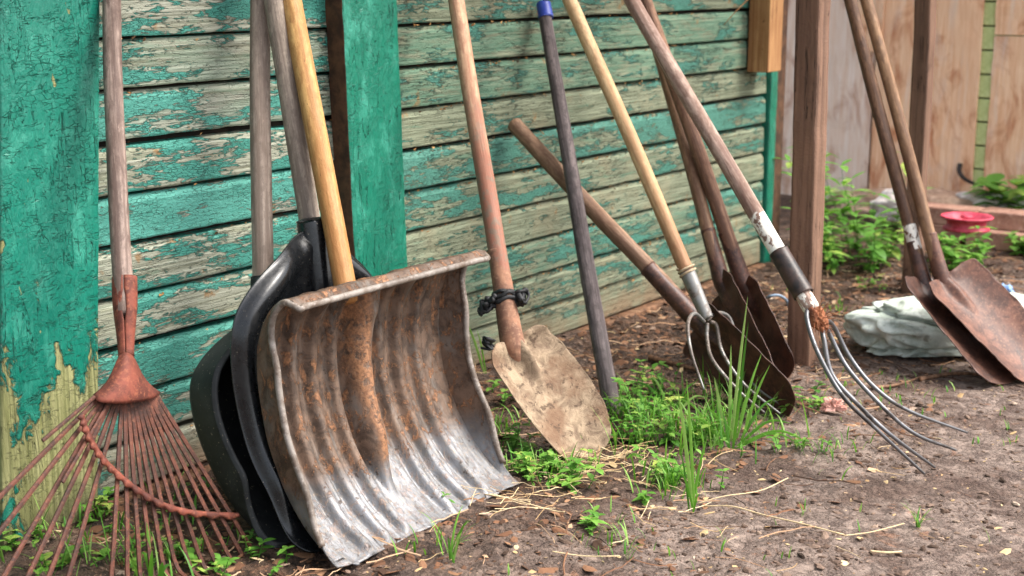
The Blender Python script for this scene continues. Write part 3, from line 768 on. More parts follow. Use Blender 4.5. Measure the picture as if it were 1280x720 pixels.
# mud-caked shovel right of the snow shovels
def shovel_sand():
    S3, T3 = W(640, 428, .43), G(742, 572)
    T = thing('shovel', T3.copy(), 'round shovel with a dried-mud blade and reddish handle tied with black cord', 'shovel', 'digging shovels')
    red = lambda n: n.ramp(n.mth('ADD', n.sep()[2], n.mth('MULTIPLY', n.noise(1, None, 6, .7, 0, sv=(20, 20, 10)), .5)), .52, .80, .9, 0)
    redc = lambda n: n.mix(n.ramp(n.noise(42, None, 6, .7), .48, .62), C3(140, 92, 74), C3(118, 100, 86))
    hm = m_wood('reddish_handle', C3(196, 160, 128), C3(156, 112, 88), 60, .4, .3, patch=(red, redc))
    a = W(627, 372, .385); a = S3.lerp(W(570, 0, .14), .13); b = W(570, 0, .14)
    rod('handle', a, a + (b - a) * 1.35, .0205, .0178, hm, T, seed=21)
    sm_ = m_rust('muddy_socket', C3(150, 108, 84), C3(116, 82, 66), C3(172, 136, 108), rough=.8)
    frog(T, S3.lerp(b, .26), S3, T3, R(36), .0206, .0262, sm_)
    A, B, Nn = bframe(S3, T3, 0)
    blade(T, S3 - Nn * .012, T3, R(36), SAND, M['mudblade'], dish=.024, cup=.02, ridge=.03, sx=.88)
    # clumps of dried mud stuck on the blade
    for i, (x, y, r) in enumerate(((680, 490, .009), (684, 500, .008), (676, 478, .007), (715, 535, .007), (655, 466, .006), (735, 545, .008))):
        pass
    return T, S3, b
SH, S3s, bs = shovel_sand()
# torn black cord wound round that handle: rests on the shovel, moves with it
M['rag'] = plain('black_rag', C3(14, 14, 15), C3(44, 44, 46), .6, 80, .002)
def cord(t, x, y, n, rad, seed):
    rnd = random.Random(seed); vs, fs = [], []
    a0 = S3s.lerp(bs, t); ax = (bs - S3s).normalized(); M4 = frame(a0, ax)
    pts = []
    for i in range(n * 12 + 1):
        g = i / 12 * 2 * math.pi; r = .0235 + rnd.uniform(-.001, .003)
        pts.append(M4 @ Vector((r * math.cos(g), r * math.sin(g), .004 * math.sin(g * 1.3) + rnd.uniform(-.003, .003) + i * .0005)))
    o = tube('cord', pts, .0050, M['rag'], SH, n=n * 40, ns=6, flat=.6); o['label'] = 'torn black cord wound round the handle'
    for (dx, dz) in rad:
        c = M4 @ Vector((0, 0, 0)); c = c + RGT * dx + Vector((0, 0, dz)) + FWD * -.006
        P = [c + Vector((rnd.uniform(-1, 1), rnd.uniform(-1, 1), rnd.uniform(-1, 1))) * .014 for _ in range(14)]
        tube('cord_end', P, lambda v: .0068 * (1 - .3 * v), M['rag'], o, n=80, ns=7, flat=.6)
cord(.115, 0, 0, 3, [(-.034, -.004), (-.026, .006), (.030, .004), (.036, .012), (-.040, -.012)], 1)
c = W(610, 429, .44)
pts = [c + Vector((random.Random(i).uniform(-1, 1) * .016, random.Random(i + 9).uniform(-1, 1) * .012, random.Random(i + 19).uniform(-1, 1) * .012)) for i in range(14)]
tag(tube('torn_rag', pts, lambda v: .0075, M['rag'], None, n=90, ns=6, flat=.4), 'scrap of torn black rag hanging at the left shoulder of the mud-caked shovel', 'rag')

# ---- bare dark pole with a blue cap
M['darkpole'] = m_wood('dark_pole', C3(118, 106, 104), C3(66, 58, 58), 80, .7, .1, .75)
PT = thing('pole', G(765, 512), 'dark grey bare wooden pole with a blue plastic cap on its upper end', 'pole')
pa, pb = G(765, 512, .0), W(680, 8, .05)
rod('shaft', pa - (pb - pa).normalized() * .02, pb, .0215, .0165, M['darkpole'], PT, seed=31)
capm = plain('blue_plastic', C3(44, 62, 150), C3(60, 82, 170), .45, 40, .0005, .5)
ax = (pb - pa).normalized(); bluec = rod('end_cap', pb - ax * .036, pb + ax * .010, .0196, .0185, capm, PT, cap=.25, seed=0, wob=0)

# ---- shovel A: short handle leaning the other way
D1, D2 = M['rust_dark'], M['rust_mid']
def shovelA():
    S3, T3 = W(874, 404, .56), G(988, 517)
    T = thing('shovel', T3.copy(), 'dark rusty shovel with a short brown handle leaning the opposite way, its tip in front', 'shovel', 'digging shovels')
    hm = m_wood('short_handle', C3(156, 124, 98), C3(104, 76, 58), 60, .5, .3)
    b = W(640, 152, .045); a = S3.lerp(b, .08)
    rod('handle', a, b, .0212, .0200, hm, T, seed=41)
    frog(T, S3.lerp(b, .27), S3, T3, R(-48), .0215, .0245, D1)
    blade(T, S3, T3, R(-48), NARROW, D1, dish=.016, ridge=.02, sx=1.0)
shovelA()
# ---- two shovels behind, B and C
def shovelBC(label, S3, T3, b, phi, hm, bm_, seed, ext=1.5, sx=.9, r=.018, sk=.2, outline=ROUND, dish=.02):
    T = thing('shovel', T3.copy(), label, 'shovel', 'digging shovels')
    a = S3.lerp(b, .05)
    rod('handle', a, a + (b - a) * ext, r, r * .92, hm, T, seed=seed)
    frog(T, S3.lerp(b, sk), S3, T3, phi, r * 1.05, r * 1.28, bm_)
    blade(T, S3, T3, phi, outline, bm_, dish=dish, ridge=.018, sx=sx)
    return T
hB = m_wood('brown_handle', C3(160, 126, 98), C3(104, 76, 58), 60, .6, .2); hC = m_wood('ruddy_handle', C3(148, 112, 88), C3(92, 64, 50), 60, .6, .2)
shovelBC('rusty shovel behind the small fork, the left of two standing together', W(905, 362, .50), G(968, 492) , W(806, 0, .16), R(-58), hB, D1, 51, sx=.9, outline=NARROW)
shovelBC('rusty shovel with ruddy handle and broad socket, standing just behind the small pitchfork', W(932, 362, .53), G(985, 472), W(806, 0, .22), R(-55), hC, D1, 61, sx=.85, r=.0195, outline=NARROW)

# ------------------------------------------------------------------ pitchforks
def fork1():
    t0 = .63
    T = thing('pitchfork', G(980, 520), 'small pitchfork with a pale varnished handle and four bent grey tines in the grass', 'pitchfork', 'pitchforks')
    hm = m_wood('pale_handle', C3(214, 182, 138), C3(168, 130, 92), 36, .5, .3, .5, patch=(lambda n: n.ramp(n.mth('ADD', n.sep()[2], n.mth('MULTIPLY', n.noise(12), .25)), .18, .42, .75, 0), C3(140, 96, 66)))
    c = W(884, 398, .63); top = W(714, 0, .22)
    a = c.lerp(top, .08); rod('handle', a, a + (top - a) * 1.3, .0178, .0168, hm, T, seed=71)
    socket(T, c.lerp(top, .145), c, .0172, .0135, M['steel2'], 7, name='socket')
    ax = (top - c).normalized(); rg = c.lerp(top, .145)
    M4 = frame(rg, ax); pts = [M4 @ Vector((.0195 * math.cos(i * .6), .0195 * math.sin(i * .6), .0009 * i - .01)) for i in range(26)]
    tube('string_binding', pts, .0032, plain('twine', C3(150, 126, 100), C3(190, 170, 140), .9, 200, .002), T, n=150, ns=6)
    t = .63
    tines = [[(880, 402, .63), (868, 392, .64), (860, 405, .66), (864, 440, .69), (880, 487, .74)],
             [(884, 404, .63), (884, 425, .64), (892, 452, .68), (925, 490, .75), (956, 516, .80)],
             [(888, 402, .63), (896, 408, .64), (903, 440, .67), (930, 480, .74), (975, 517, .83)],
             [(884, 400, .63), (897, 391, .61), (912, 398, .61), (922, 430, .64), (940, 478, .72), (988, 519, .83)]]
    for tn in tines:
        P = [W(x, y, tt) for x, y, tt in tn]
        for p_ in P: p_.z = max(p_.z, .004)
        tube('tine', P, lambda v: .0048 * (1 - .55 * v ** 3), M['steel2'], T, n=46, ns=8)
fork1()
def fork2():
    T = thing('pitchfork', G(1170, 575), 'large pitchfork with white-painted band, black socket and long curved steel tines on bare soil', 'pitchfork', 'pitchforks')
    white = lambda n: n.mth('MULTIPLY', n.ramp(n.mth('ADD', n.sep()[2], n.mth('MULTIPLY', n.noise(28, None, 4, .7), .05)), .262, .270, 1, 0), n.ramp(n.noise(1, None, 6, .7, sv=(46, 46, 30)), .45, .50))
    hm = m_wood('fork_handle', C3(176, 152, 136), C3(112, 84, 72), 60, .6, .4, patch=(white, C3(222, 218, 206)))
    c = W(1016, 388, .97); top = W(790, 0, .42)
    a = c.lerp(top, .0); rod('handle', a, a + (top - a) * 1.35, .0185, .0170, hm, T, seed=81)
    k = plain('black_sleeve', C3(30, 27, 26), C3(70, 52, 44), .45, 30, .0012)
    socket(T, c.lerp(top, .175), c.lerp(top, .045), .0200, .0212, k, 8, name='sleeve')
    # rusty fibres bound round the tine roots
    rnd = random.Random(3); fib = m_rust('rusty_fibre', C3(150, 92, 60), C3(104, 58, 36), C3(196, 140, 104), rough=.95)
    bm = bmesh.new(); bmesh.ops.create_icosphere(bm, subdivisions=4, radius=.021)
    M4 = frame(W(1022, 398, .985), (c - top))
    for v in bm.verts: v.co = Vector((v.co.x * .85, v.co.y * .85, v.co.z * 1.35)) * (1 + .35 * fbm(v.co * 90, 4))
    bmf = [tuple(x.index for x in f_.verts) for f_ in bm.faces]; bvs = [v.co.copy() for v in bm.verts]; bm.free()
    o = mesh('binding', bvs, bmf, fib, T, M4)
    for i in range(34):
        d_ = Vector((rnd.uniform(-1, 1), rnd.uniform(-1, 1), rnd.uniform(-1, .4))).normalized(); P = [M4 @ (d_ * .014), M4 @ (d_ * .028 + Vector((rnd.uniform(-1, 1), rnd.uniform(-1, 1), 0)) * .006), M4 @ (d_ * rnd.uniform(.034, .048) + Vector((0, rnd.uniform(-1, 1), -.5)) * .008)]
        tube('frayed_end', P, .0006, fib, o, n=6, ns=4)
    tines = [[(1024, 412, .985), (1012, 388, .965), (1009, 400, .975), (1022, 440, 1.02), (1052, 493, 1.10), (1095, 536, 1.17), (1155, 592, 1.235)],
             [(1026, 405, .985), (1030, 425, 1.0), (1040, 468, 1.06), (1072, 505, 1.12), (1115, 545, 1.19), (1168, 587, 1.235)],
             [(1028, 400, .985), (1038, 420, .99), (1058, 458, 1.03), (1092, 497, 1.10), (1140, 540, 1.18), (1194, 577, 1.235)],
             [(1030, 398, .985), (1042, 408, .97), (1062, 446, 1.0), (1092, 483, 1.06), (1135, 513, 1.13), (1209, 541, 1.215)]]
    for tn in tines:
        P = [W(x, y, tt) for x, y, tt in tn]
        for p_ in P[-1:]: p_.z = max(p_.z, .003)
        tube('tine', P, lambda v: .0052 * (1 - .5 * v ** 4), M['steel'], T, n=60, ns=10)
fork2()

# ------------------------------------------------------------------ pair of shovels at the right
hD = m_wood('dark_handle', C3(124, 92, 68), C3(72, 50, 38), 60, .6, .2, patch=(lambda n: n.mth('MULTIPLY', n.mth('MULTIPLY', n.ramp(n.sep()[2], .045, .05), n.ramp(n.sep()[2], .112, .117, 1, 0)), n.ramp(n.noise(60, None, 5), .42, .5)), C3(214, 210, 200)))
hE = m_wood('tan_handle', C3(156, 122, 90), C3(100, 72, 52), 60, .6, .3)
SP = [(0, -.01), (.04, -.015), (.08, -.01), (.102, .03), (.108, .16), (.108, .42), (.106, .64), (.098, .84), (.070, .96), (0, 1.0), (-.070, .96), (-.098, .84), (-.106, .64), (-.108, .42), (-.108, .16), (-.102, .03), (-.08, -.01), (-.04, -.015)]
shovelBC('dark rusty shovel with a white-banded handle, under the brown one at the right', W(1154, 352, .90), G(1258, 480), W(1062, 0, .62), R(56), hD, D1, 91, sx=1.0, r=.0175, outline=SP, sk=.14)
shovelBC('brown rusty shovel with its open blade resting on top of the other at the right', W(1178, 350, .95), G(1300, 474), W(1082, 0, .65), R(50), hE, D2, 95, sx=1.0, r=.0170, outline=SP, sk=.16, dish=.03)

# ------------------------------------------------------------------ posts
def gpost(label, s, t, w, h, seed):
    Mp = Matrix.Translation(V(s, t, -.03)) @ Matrix.Rotation(-.035, 4, 'Y') @ Matrix.Translation(Vector((0, 0, h / 2)))
    o = box('wooden_post', None, (w, w * .9, h), M['gate'], None, M=Mp, bev=.006, sub=60, wob=.003, seed=seed)
    tag(o, label, 'post', 'square timber posts')
gpost('nearer square brown timber post standing on the soil past the end of the green wall', .045, .655, .072, 2.2, 1)
gpost('farther square timber post partly hidden behind the pair of leaning shovels', 1.04, .585, .058, 2.2, 2)

# ------------------------------------------------------------------ plastic sack under the shovels
def sack():
    n = NT('grey_green_sack'); a = n.noise(14, None, 6, .65, 1.0); b = n.noise(300, None, 2, .5)
    col = n.mix(n.ramp(a, .35, .65), C3(160, 172, 160), C3(206, 214, 204)); col = n.mix(n.ramp(n.noise(40), .6, .7, 0, .6), col, C3(96, 90, 76))
    m = n.done(col, .5, n.bump(n.mth('SUBTRACT', n.noise(1, None, 4, .55, 1.2, sv=(8, 9, 10)), n.mth('MULTIPLY', n.vor(1, n.map((1, 1, 1), vec=None), 'DISTANCE_TO_EDGE', sv=(8, 11, 9)), -.8)), .016, 1), spec=.4)
    bm = bmesh.new(); bmesh.ops.create_icosphere(bm, subdivisions=6, radius=1)
    for v in bm.verts:
        p = v.co.copy(); x = math.copysign(abs(p.x) ** .75, p.x); y = math.copysign(abs(p.y) ** .8, p.y); z = math.copysign(abs(p.z) ** .85, p.z)
        low = noise.noise(Vector((p.x * 1.3, p.y * 1.3, p.z * 1.3 + 2))) * .16
        cre = -abs(noise.noise(Vector((p.x * 3.2 + 3, p.y * 3.2, p.z * 2.6 + p.x * 1.5)))) * .26 + .07
        fold = -.14 * math.exp(-((p.z - .30 + .35 * p.x) / .07) ** 2) - .07 * math.exp(-((p.z + .1 - .3 * p.x) / .06) ** 2)
        k = 1 + low + cre + fold
        v.co = Vector((x * .34 * k, y * .15 * k, max(-.05, z * .076 * k * (1 + .25 * p.x * -1))))
    fs = [tuple(x.index for x in f_.verts) for f_ in bm.faces]; vs = [v.co.copy() for v in bm.verts]; bm.free()
    c = G(1240, 434); M4 = Matrix.Translation(c + Vector((.0, .06, .052))) @ Matrix.Rotation(R(-42), 4, 'Z')
    tag(mesh('sack', vs, fs, m, None, M4), 'crumpled pale grey-green plastic sack lying on the soil under the right-hand shovels', 'sack')
sack()

# ------------------------------------------------------------------ far fence
def m_ply(name, l, m_, d_, pale=0.0):
    n = NT(name); a = n.noise(1, None, 6, .6, .8, sv=(3, 9, 2.2)); g = n.noise(1, None, 7, .65, 1.2, sv=(20, 60, 3.2)); b = n.noise(1, None, 5, .6, 1.6, sv=(5, 6, 3), loc=(4, 2, 1))
    col = n.mix(n.ramp(g, .3, .7), m_, l); col = n.mix(n.ramp(b, .48, .68, 0, .8), col, d_)
    col = n.mix(n.ramp(a, .5, .7, 0, .5), col, C3(226, 210, 196))
    X, Y, Z = n.sep()
    if pale: col = n.mix(n.mth('MULTIPLY', n.ramp(n.mth('ADD', n.mth('MULTIPLY', Y, 1.0), n.mth('MULTIPLY', a, .25)), -.05, .25, 0, 1), pale), col, C3(196, 196, 198))
    return n.done(col, .85, n.bump(g, .003, .8), spec=.2)
FX = 2.62
FN = thing('plywood_fence', V(FX, .3, 0), 'weathered fence of pinkish plywood sheets over pale green boards at the back', 'fence')
ply = m_ply('plywood', C3(246, 208, 172), C3(226, 174, 134), C3(180, 108, 68))
plyg = m_ply('greyed_plywood', C3(238, 222, 208), C3(222, 190, 164), C3(176, 128, 102), .0)
def pan(px0, px1, z0, z1, m, dx=0.0, seed=0):
    y0, y1 = S(px0, 100, FX - dx).y, S(px1, 100, FX - dx).y
    return box('plywood_sheet', Vector((FX - dx, (y0 + y1) / 2, (z0 + z1) / 2)), (.012, abs(y1 - y0), z1 - z0), m, FN, bev=.001, sub=24, wob=.004, seed=seed)
pan(900, 1092, -.02, 1.7, plyg, .0, 1); pan(1094, 1224, -.02, 1.7, ply, .006, 2); pan(1239, 1330, -.02, .745, ply, .0, 3); pan(1239, 1330, .75, 1.7, ply, .004, 4); pan(1332, 1560, -.02, 1.7, ply, .0, 5)
pan(1068, 1100, .665, 1.7, ply, .02, 6)
gm = plain('pale_green_siding', C3(184, 198, 132), C3(210, 220, 160), .8, 25, .002)
for k in range(18):
    y0, y1 = S(1150, 100, FX + .05).y, S(1300, 100, FX + .05).y
    box('siding_board', Vector((FX + .014, (y0 + y1) / 2, .045 + k * .0985)), (.02, abs(y1 - y0), .092), gm, FN, bev=.004)
box('fence_backing', Vector((FX + .09, -.2, .9)), (.03, 3.6, 2.2), M['dark'], FN, bev=0)
# iron hook on the fence
hk = plain('black_iron', C3(26, 22, 20), C3(52, 42, 36), .6, 60)
tag(tube('iron_hook', [S(1200, 205, FX - .02), S(1199, 214, FX - .035), S(1204, 222, FX - .05), S(1214, 228, FX - .06), S(1229, 233, FX - .06)], lambda v: .011 - .005 * v, hk, None, n=20, ns=8), 'black iron hook sticking out of the plywood fence above the red bowl', 'hook')

# ------------------------------------------------------------------ bricks, bowl, cloth, litter at the back
brm = m_rust('pale_brick', C3(178, 136, 116), C3(150, 108, 90), C3(206, 172, 152), rough=.9, sc=.5)
rnd = random.Random(8)
def brick(label, s, t, z, rz, size=(.25, .12, .065), i=0):
    o = box('brick', V(s, t, z + size[2] / 2), size, brm, None, rz=rz, bev=.006, sub=10, wob=.004, seed=i)
    return tag(o, label, 'brick', 'old bricks beside the fence')
RB = R(90)
brick('pinkish brick in the upper course, left one under the red bowl', 1.98, .37, .065, RB, i=1)
brick('pinkish brick in the upper course, right of the red bowl', 2.0, .625, .065, RB, i=2)
brick('pinkish lower brick with a chipped end, below the red bowl', 1.93, .60, 0, RB + .1, i=3)
brick('pinkish lower brick set back in shade under the upper course', 1.98, .33, 0, RB - .1, i=4)
brick('dark shaded lower brick at the far right of the row', 2.0, .87, 0, RB, i=5)
brick('upper brick at the far right edge of the row', 2.02, .89, .065, RB, i=6)
def lathe(name, prof, c, mat, parent=None, ns=48):
    vs, fs = [], []
    for r, z in prof:
        for j in range(ns): g = 2 * math.pi * j / ns; vs.append(Vector((r * math.cos(g), r * math.sin(g), z)) + c)
    for i in range(len(prof) - 1):
        for j in range(ns): fs.append((i * ns + j, i * ns + (j + 1) % ns, (i + 1) * ns + (j + 1) % ns, (i + 1) * ns + j))
    fs.append(tuple(range(ns))[::-1]); fs.append(tuple((len(prof) - 1) * ns + j for j in range(ns)))
    return mesh(name, vs, fs, mat, parent)
bc = G(1208, 279, .13); bc.z = .132
redm = plain('red_plastic', C3(170, 34, 58), C3(204, 76, 98), .55, 30, .0005, .5)
BO = thing('red_bowl', bc, 'upturned-rim red plastic dish on the bricks by the fence', 'bowl')
lathe('bowl_body', [(.074, .0), (.082, .004), (.080, .012), (.068, .022), (.068, .040), (.080, .05), (.090, .056), (.092, .061), (.088, .065), (.078, .060), (.066, .04), (.05, .02), (.03, .016), (.001, .016)], bc, redm, BO).scale = (1, 1, .8)
lathe('knob', [(.001, .016), (.022, .017), (.022, .022), (.018, .027), (.001, .028)], bc, redm, BO, 24)
clm = plain('dirty_white_cloth', C3(184, 172, 162), C3(222, 214, 206), .9, 16, .004)
def lump(name, label, cat, c, size, m, seed, rz=0, amp=.25):
    bm = bmesh.new(); bmesh.ops.create_icosphere(bm, subdivisions=5, radius=1)
    for v in bm.verts:
        k = 1 + amp * fbm(v.co * 1.5 + Vector((seed, 0, 0)), 4) + amp * .5 * abs(fbm(v.co * 4 + Vector((seed, 3, 0)), 3))
        v.co = Vector((v.co.x * size[0] * k, v.co.y * size[1] * k, max(-size[2] * .6, v.co.z * size[2] * k)))
    fs = [tuple(x.index for x in f_.verts) for f_ in bm.faces]; vs = [v.co.copy() for v in bm.verts]; bm.free()
    return tag(mesh(name, vs, fs, m, None, Matrix.Translation(c) @ Matrix.Rotation(rz, 4, 'Z')), label, cat)
lump('white_cloth', 'long heap of dirty white cloth on the ground right of the red bowl', 'cloth', V(2.34, .62, .10), (.10, .30, .06), clm, 2)
lump('earth_mound', 'low heap of pale rubble behind the bricks by the fence', 'rubble', V(2.36, .2, .02), (.18, .45, .10), plain('rubble', C3(150, 118, 96), C3(196, 166, 142), .95, 18, .006), 5)
lump('pale_stone', 'pale pinkish stone between the fence and the left end of the bricks', 'stone', V(2.12, .13, .08), (.09, .10, .07), clm, 3)
blm = plain('blue_film', C3(110, 150, 200), C3(160, 190, 226), .4, 30, .003)
lump('blue_wrapper', 'crumpled light-blue plastic wrapper on the soil left of the bricks', 'litter', G(1210, 356) + Vector((0, 0, .012)), (.035, .03, .018), blm, 7, amp=.8)
lump('blue_wrapper', 'small light-blue plastic scrap on the soil in front of the dark bricks', 'litter', G(1257, 366) + Vector((0, 0, .010)), (.022, .018, .014), blm, 9, amp=.8)
pkm = plain('pink_scrap', C3(190, 128, 112), C3(226, 176, 160), .8, 60, .002)
lump('pink_scrap', 'small crumpled pink scrap of netting on the soil between the two forks', 'scrap', G(1041, 514) + Vector((0, 0, .012)), (.010, .022, .014), pkm, 12, rz=R(20), amp=.9)
tag(tube('wire_loop', [G(955, 377, .01), G(960, 371, .05), G(972, 369, .055), G(982, 374, .04), G(986, 384, .01)], .004, plain('blue_hose', C3(96, 118, 140), C3(130, 150, 168), .5, 40), None, n=30, ns=8), 'short arched loop of grey-blue hose on the soil behind the tall post', 'hose')

# ------------------------------------------------------------------ litter, clods, twigs
def pieces(name, label, cat, N, area, mat, size, flatness, seed, dens=None, jag=.5):
    rnd = random.Random(seed); vs, fs, cc = [], [], []
    cnt = 0
    while cnt < N:
        x, y = area(rnd)
        if dens and rnd.random() > dens(x, -y): continue
        cnt += 1
        r = size[0] * (size[1] / size[0]) ** (rnd.random() ** 2.8); z = gh(x, y); a0 = rnd.random() * 6.28; tn = min(1, max(0, rnd.gauss(.42, .22)))
        b = len(vs); el_ = rnd.uniform(1, 2.2); th = r * flatness * rnd.uniform(.6, 1.5); tx, ty = rnd.uniform(-.5, .5), rnd.uniform(-.5, .5)
        k = 6
        for lay, (rr, h) in enumerate(((.75, -.3), (1.0, .35), (.55, 1.0))):
            for j in range(k):
                g = a0 + j * 6.283 / k; q = rr * (1 - jag * .5 + jag * rnd.random()); px, py = math.cos(g) * q * el_ * r, math.sin(g) * q * r
                ca, sa = math.cos(a0), math.sin(a0)
                X_, Y_ = px * ca - py * sa, px * sa + py * ca
                vs.append((x + X_, y + Y_, z + h * th + (X_ * tx + Y_ * ty) * (.9 if flatness < .3 else .3))); cc.append(tn)
        for lay in range(2):
            for j in range(k): p = b + lay * k; fs.append((p + j, p + (j + 1) % k, p + k + (j + 1) % k, p + k + j))
        fs.append(tuple(b + 2 * k + j for j in range(k)))
    return tag(mesh(name, vs, fs, mat, None, smooth=False, col=cc), label, cat, kind='stuff')
def area_near(r): return (r.uniform(-1.9, 2.4), -r.uniform(0.02, 1.15) )
def area_all(r):
    t = r.uniform(.05, 1.75); return (r.uniform(-2.0, 1.6), -t)
def infront(x, t): return 1.0
pieces('leaf_litter', 'brown flakes of bark and dead leaf strewn over the soil near the wall', 'leaf litter', 12000, area_near, M['litter'], (.002, .013), .14, 1, lambda x, t: .15 + .85 * sm(1.15, .5, t), .8)
pieces('soil_crumbs', 'crumbs and small clods of soil over the trodden ground', 'soil crumbs', 22000, area_all, M['clod'], (.0009, .0070), .6, 2, lambda x, t: .12 + .88 * sm(.35, .85, fbm(Vector((x * 6, t * 6, 0)), 4) + .5), .9)
pieces('wood_chips', 'pale chips and grit scattered on the trodden soil', 'chips', 1500, area_all, M['straw'], (.002, .008), .18, 3, None, .8)
def sticks(name, label, cat, N, area, mat, Lr, rr, seed, dens=None, bend=.15, lift=.004):
    rnd = random.Random(seed); vs, fs, cc = [], [], []; c_ = 0
    while c_ < N:
        x, y = area(rnd)
        if dens and rnd.random() > dens(x, -y): continue
        c_ += 1
        L = rnd.uniform(*Lr); a = rnd.random() * 6.28; r = rnd.uniform(*rr); tn = rnd.random(); b = len(vs); bz = rnd.uniform(0, lift * 2); cv = rnd.uniform(-bend, bend); up_ = rnd.uniform(-.1, .25) * (rnd.random() < .3)
        for i in range(6):
            u = i / 5 - .5; g = a + cv * u * 3; px, py = x + L * u * math.cos(g), y + L * u * math.sin(g); z = gh(px, py) + lift + bz + abs(u) * up_ * L
            sx, sy = -math.sin(g), math.cos(g)
            vs += [(px + sx * r, py + sy * r, z), (px, py, z + r * 1.5), (px - sx * r, py - sy * r, z)]; cc += [tn] * 3
        for i in range(5):
            p = b + i * 3; fs += [(p, p + 1, p + 4, p + 3), (p + 1, p + 2, p + 5, p + 4)]
    return tag(mesh(name, vs, fs, mat, None, col=cc), label, cat, kind='stuff')
sticks('dry_twigs', 'thin brown twigs and stalks lying among the dead leaves', 'twigs', 700, area_near, M['litter'], (.02, .13), (.0006, .0016), 5, lambda x, t: .2 + .8 * sm(1.2, .5, t))
mat_c = [G(650, 620), G(720, 605), G(745, 590), G(780, 580), G(810, 575), G(690, 590), G(850, 640), G(640, 640), G(830, 600), G(740, 575)]
def area_mat(r):
    c = r.choice(mat_c); return (c.x + r.gauss(0, .06), c.y + r.gauss(0, .05))
sticks('dry_straw', 'mat of pale dry straw tangled in the grass in front of the shovels', 'straw', 150, area_mat, M['straw'], (.02, .12), (.0004, .0008), 6, None, .09, .008)
sticks('dry_straw', 'loose pale straws scattered thinly over the bare soil', 'straw', 170, area_all, M['straw'], (.015, .08), (.0004, .0008), 7, None, .2)
def stalk(label, pts, r, lift=.008):
    P = [G(x, y, z) for x, y, z in pts]
    for p in P: p.z += gh(p.x, p.y) + lift
    o = tube('straw_stalk', P, r, M['straw'], None, n=24, ns=6)
    at = o.data.color_attributes.new('tone', 'FLOAT_COLOR', 'POINT'); at.data.foreach_set('color', [.8, .8, .8, 1] * len(o.data.vertices))
    return tag(o, label, 'straw stalk', 'long straw stalks on the soil')
stalk('long pale straw stalk slanting down to the right across the bare soil', [(880, 632, 0), (915, 636, .004), (955, 645, .004), (1000, 658, 0), (1055, 670, 0)], .0015)
stalk('straight pale straw stalk rising to the right from the tall grass blade', [(872, 629, 0), (905, 622, .01), (950, 611, .015), (985, 600, .01)], .0012)
stalk('thin bent straw at the far right end of the long stalk', [(1055, 671, 0), (1090, 667, 0), (1130, 657, 0)], .0012)
stalk('tan stem lying beside the lower right corner of the metal scoop', [(604, 622, 0), (640, 630, .01), (690, 640, .005), (706, 645, 0)], .0014)
stalk('short dark tan twig on the bare soil in the foreground right', [(1088, 690, 0), (1108, 691, .0), (1127, 690, 0)], .0022)
stalk('pale straw crossing the soil left of the long stalk', [(690, 697, 0), (730, 698, 0), (775, 697, 0)], .0012)
def branch(label, pts, r):
    P = [G(x, y) for x, y in pts]
    for p in P: p.z += gh(p.x, p.y) + r
    return tag(tube('dry_branch', P, lambda v: r * (1 - .5 * v), M['beam'], None, n=30, ns=8), label, 'branch', 'fallen branches on the soil')
branch('brown branch lying on the soil behind the small fork', [(812, 452), (845, 459), (880, 466), (925, 470)], .008)
branch('thin fallen branch on the soil in front of the grey-green sack', [(1150, 475), (1195, 468), (1240, 470), (1290, 476)], .006)
branch('thin crooked branch lying left of the sack', [(1090, 486), (1125, 478), (1160, 468)], .005)

# ------------------------------------------------------------------ plants
def blade_geo(vs, fs, cc, base, d, L, w, droop, tn, n=9, fold=.25):
    b = len(vs); p = Vector(base); dirv = Vector((d.x * .25, d.y * .25, 1)).normalized(); step = L / n; hd = Vector((d.x, d.y, 0)).normalized() if (d.x or d.y) else Vector((1, 0, 0)); side = Vector((-hd.y, hd.x, 0))
    for i in range(n + 1):
        v = i / n; ww = w * (min(1, .55 + v * 2) * (1 - v ** 2.2)) + .0002
        nrm = dirv.cross(side)
        vs += [tuple(p - side * ww), tuple(p + nrm * ww * fold), tuple(p + side * ww)]; cc += [tn] * 3
        dirv = (dirv + (hd * 1.0 + Vector((0, 0, -.9)) * v) * droop * (.3 + v) / n * 2.2).normalized(); p = p + dirv * step
        p.z = max(p.z, gh(p.x, p.y) + .003)
    for i in range(n):
        q = b + i * 3; fs += [(q, q + 1, q + 4, q + 3), (q + 1, q + 2, q + 5, q + 4)]
def leaf_geo(vs, fs, cc, p, d, up_, L, w, tn, cup=.15, curl=.3):
    """oval leaf with a midrib fold; d points to its tip"""
    side = d.cross(up_).normalized(); b = len(vs)
    for i, (u, k) in enumerate(((0, .05), (.2, .7), (.45, 1.0), (.7, .8), (.9, .35), (1, .02))):
        c = p + d * (L * u) - up_ * (curl * L * u * u)
        vs += [tuple(c - side * w * k + up_ * w * k * cup), tuple(c), tuple(c + side * w * k + up_ * w * k * cup)]; cc += [tn] * 3
    for i in range(5):
        q = b + i * 3; fs += [(q, q + 1, q + 4, q + 3), (q + 1, q + 2, q + 5, q + 4)]
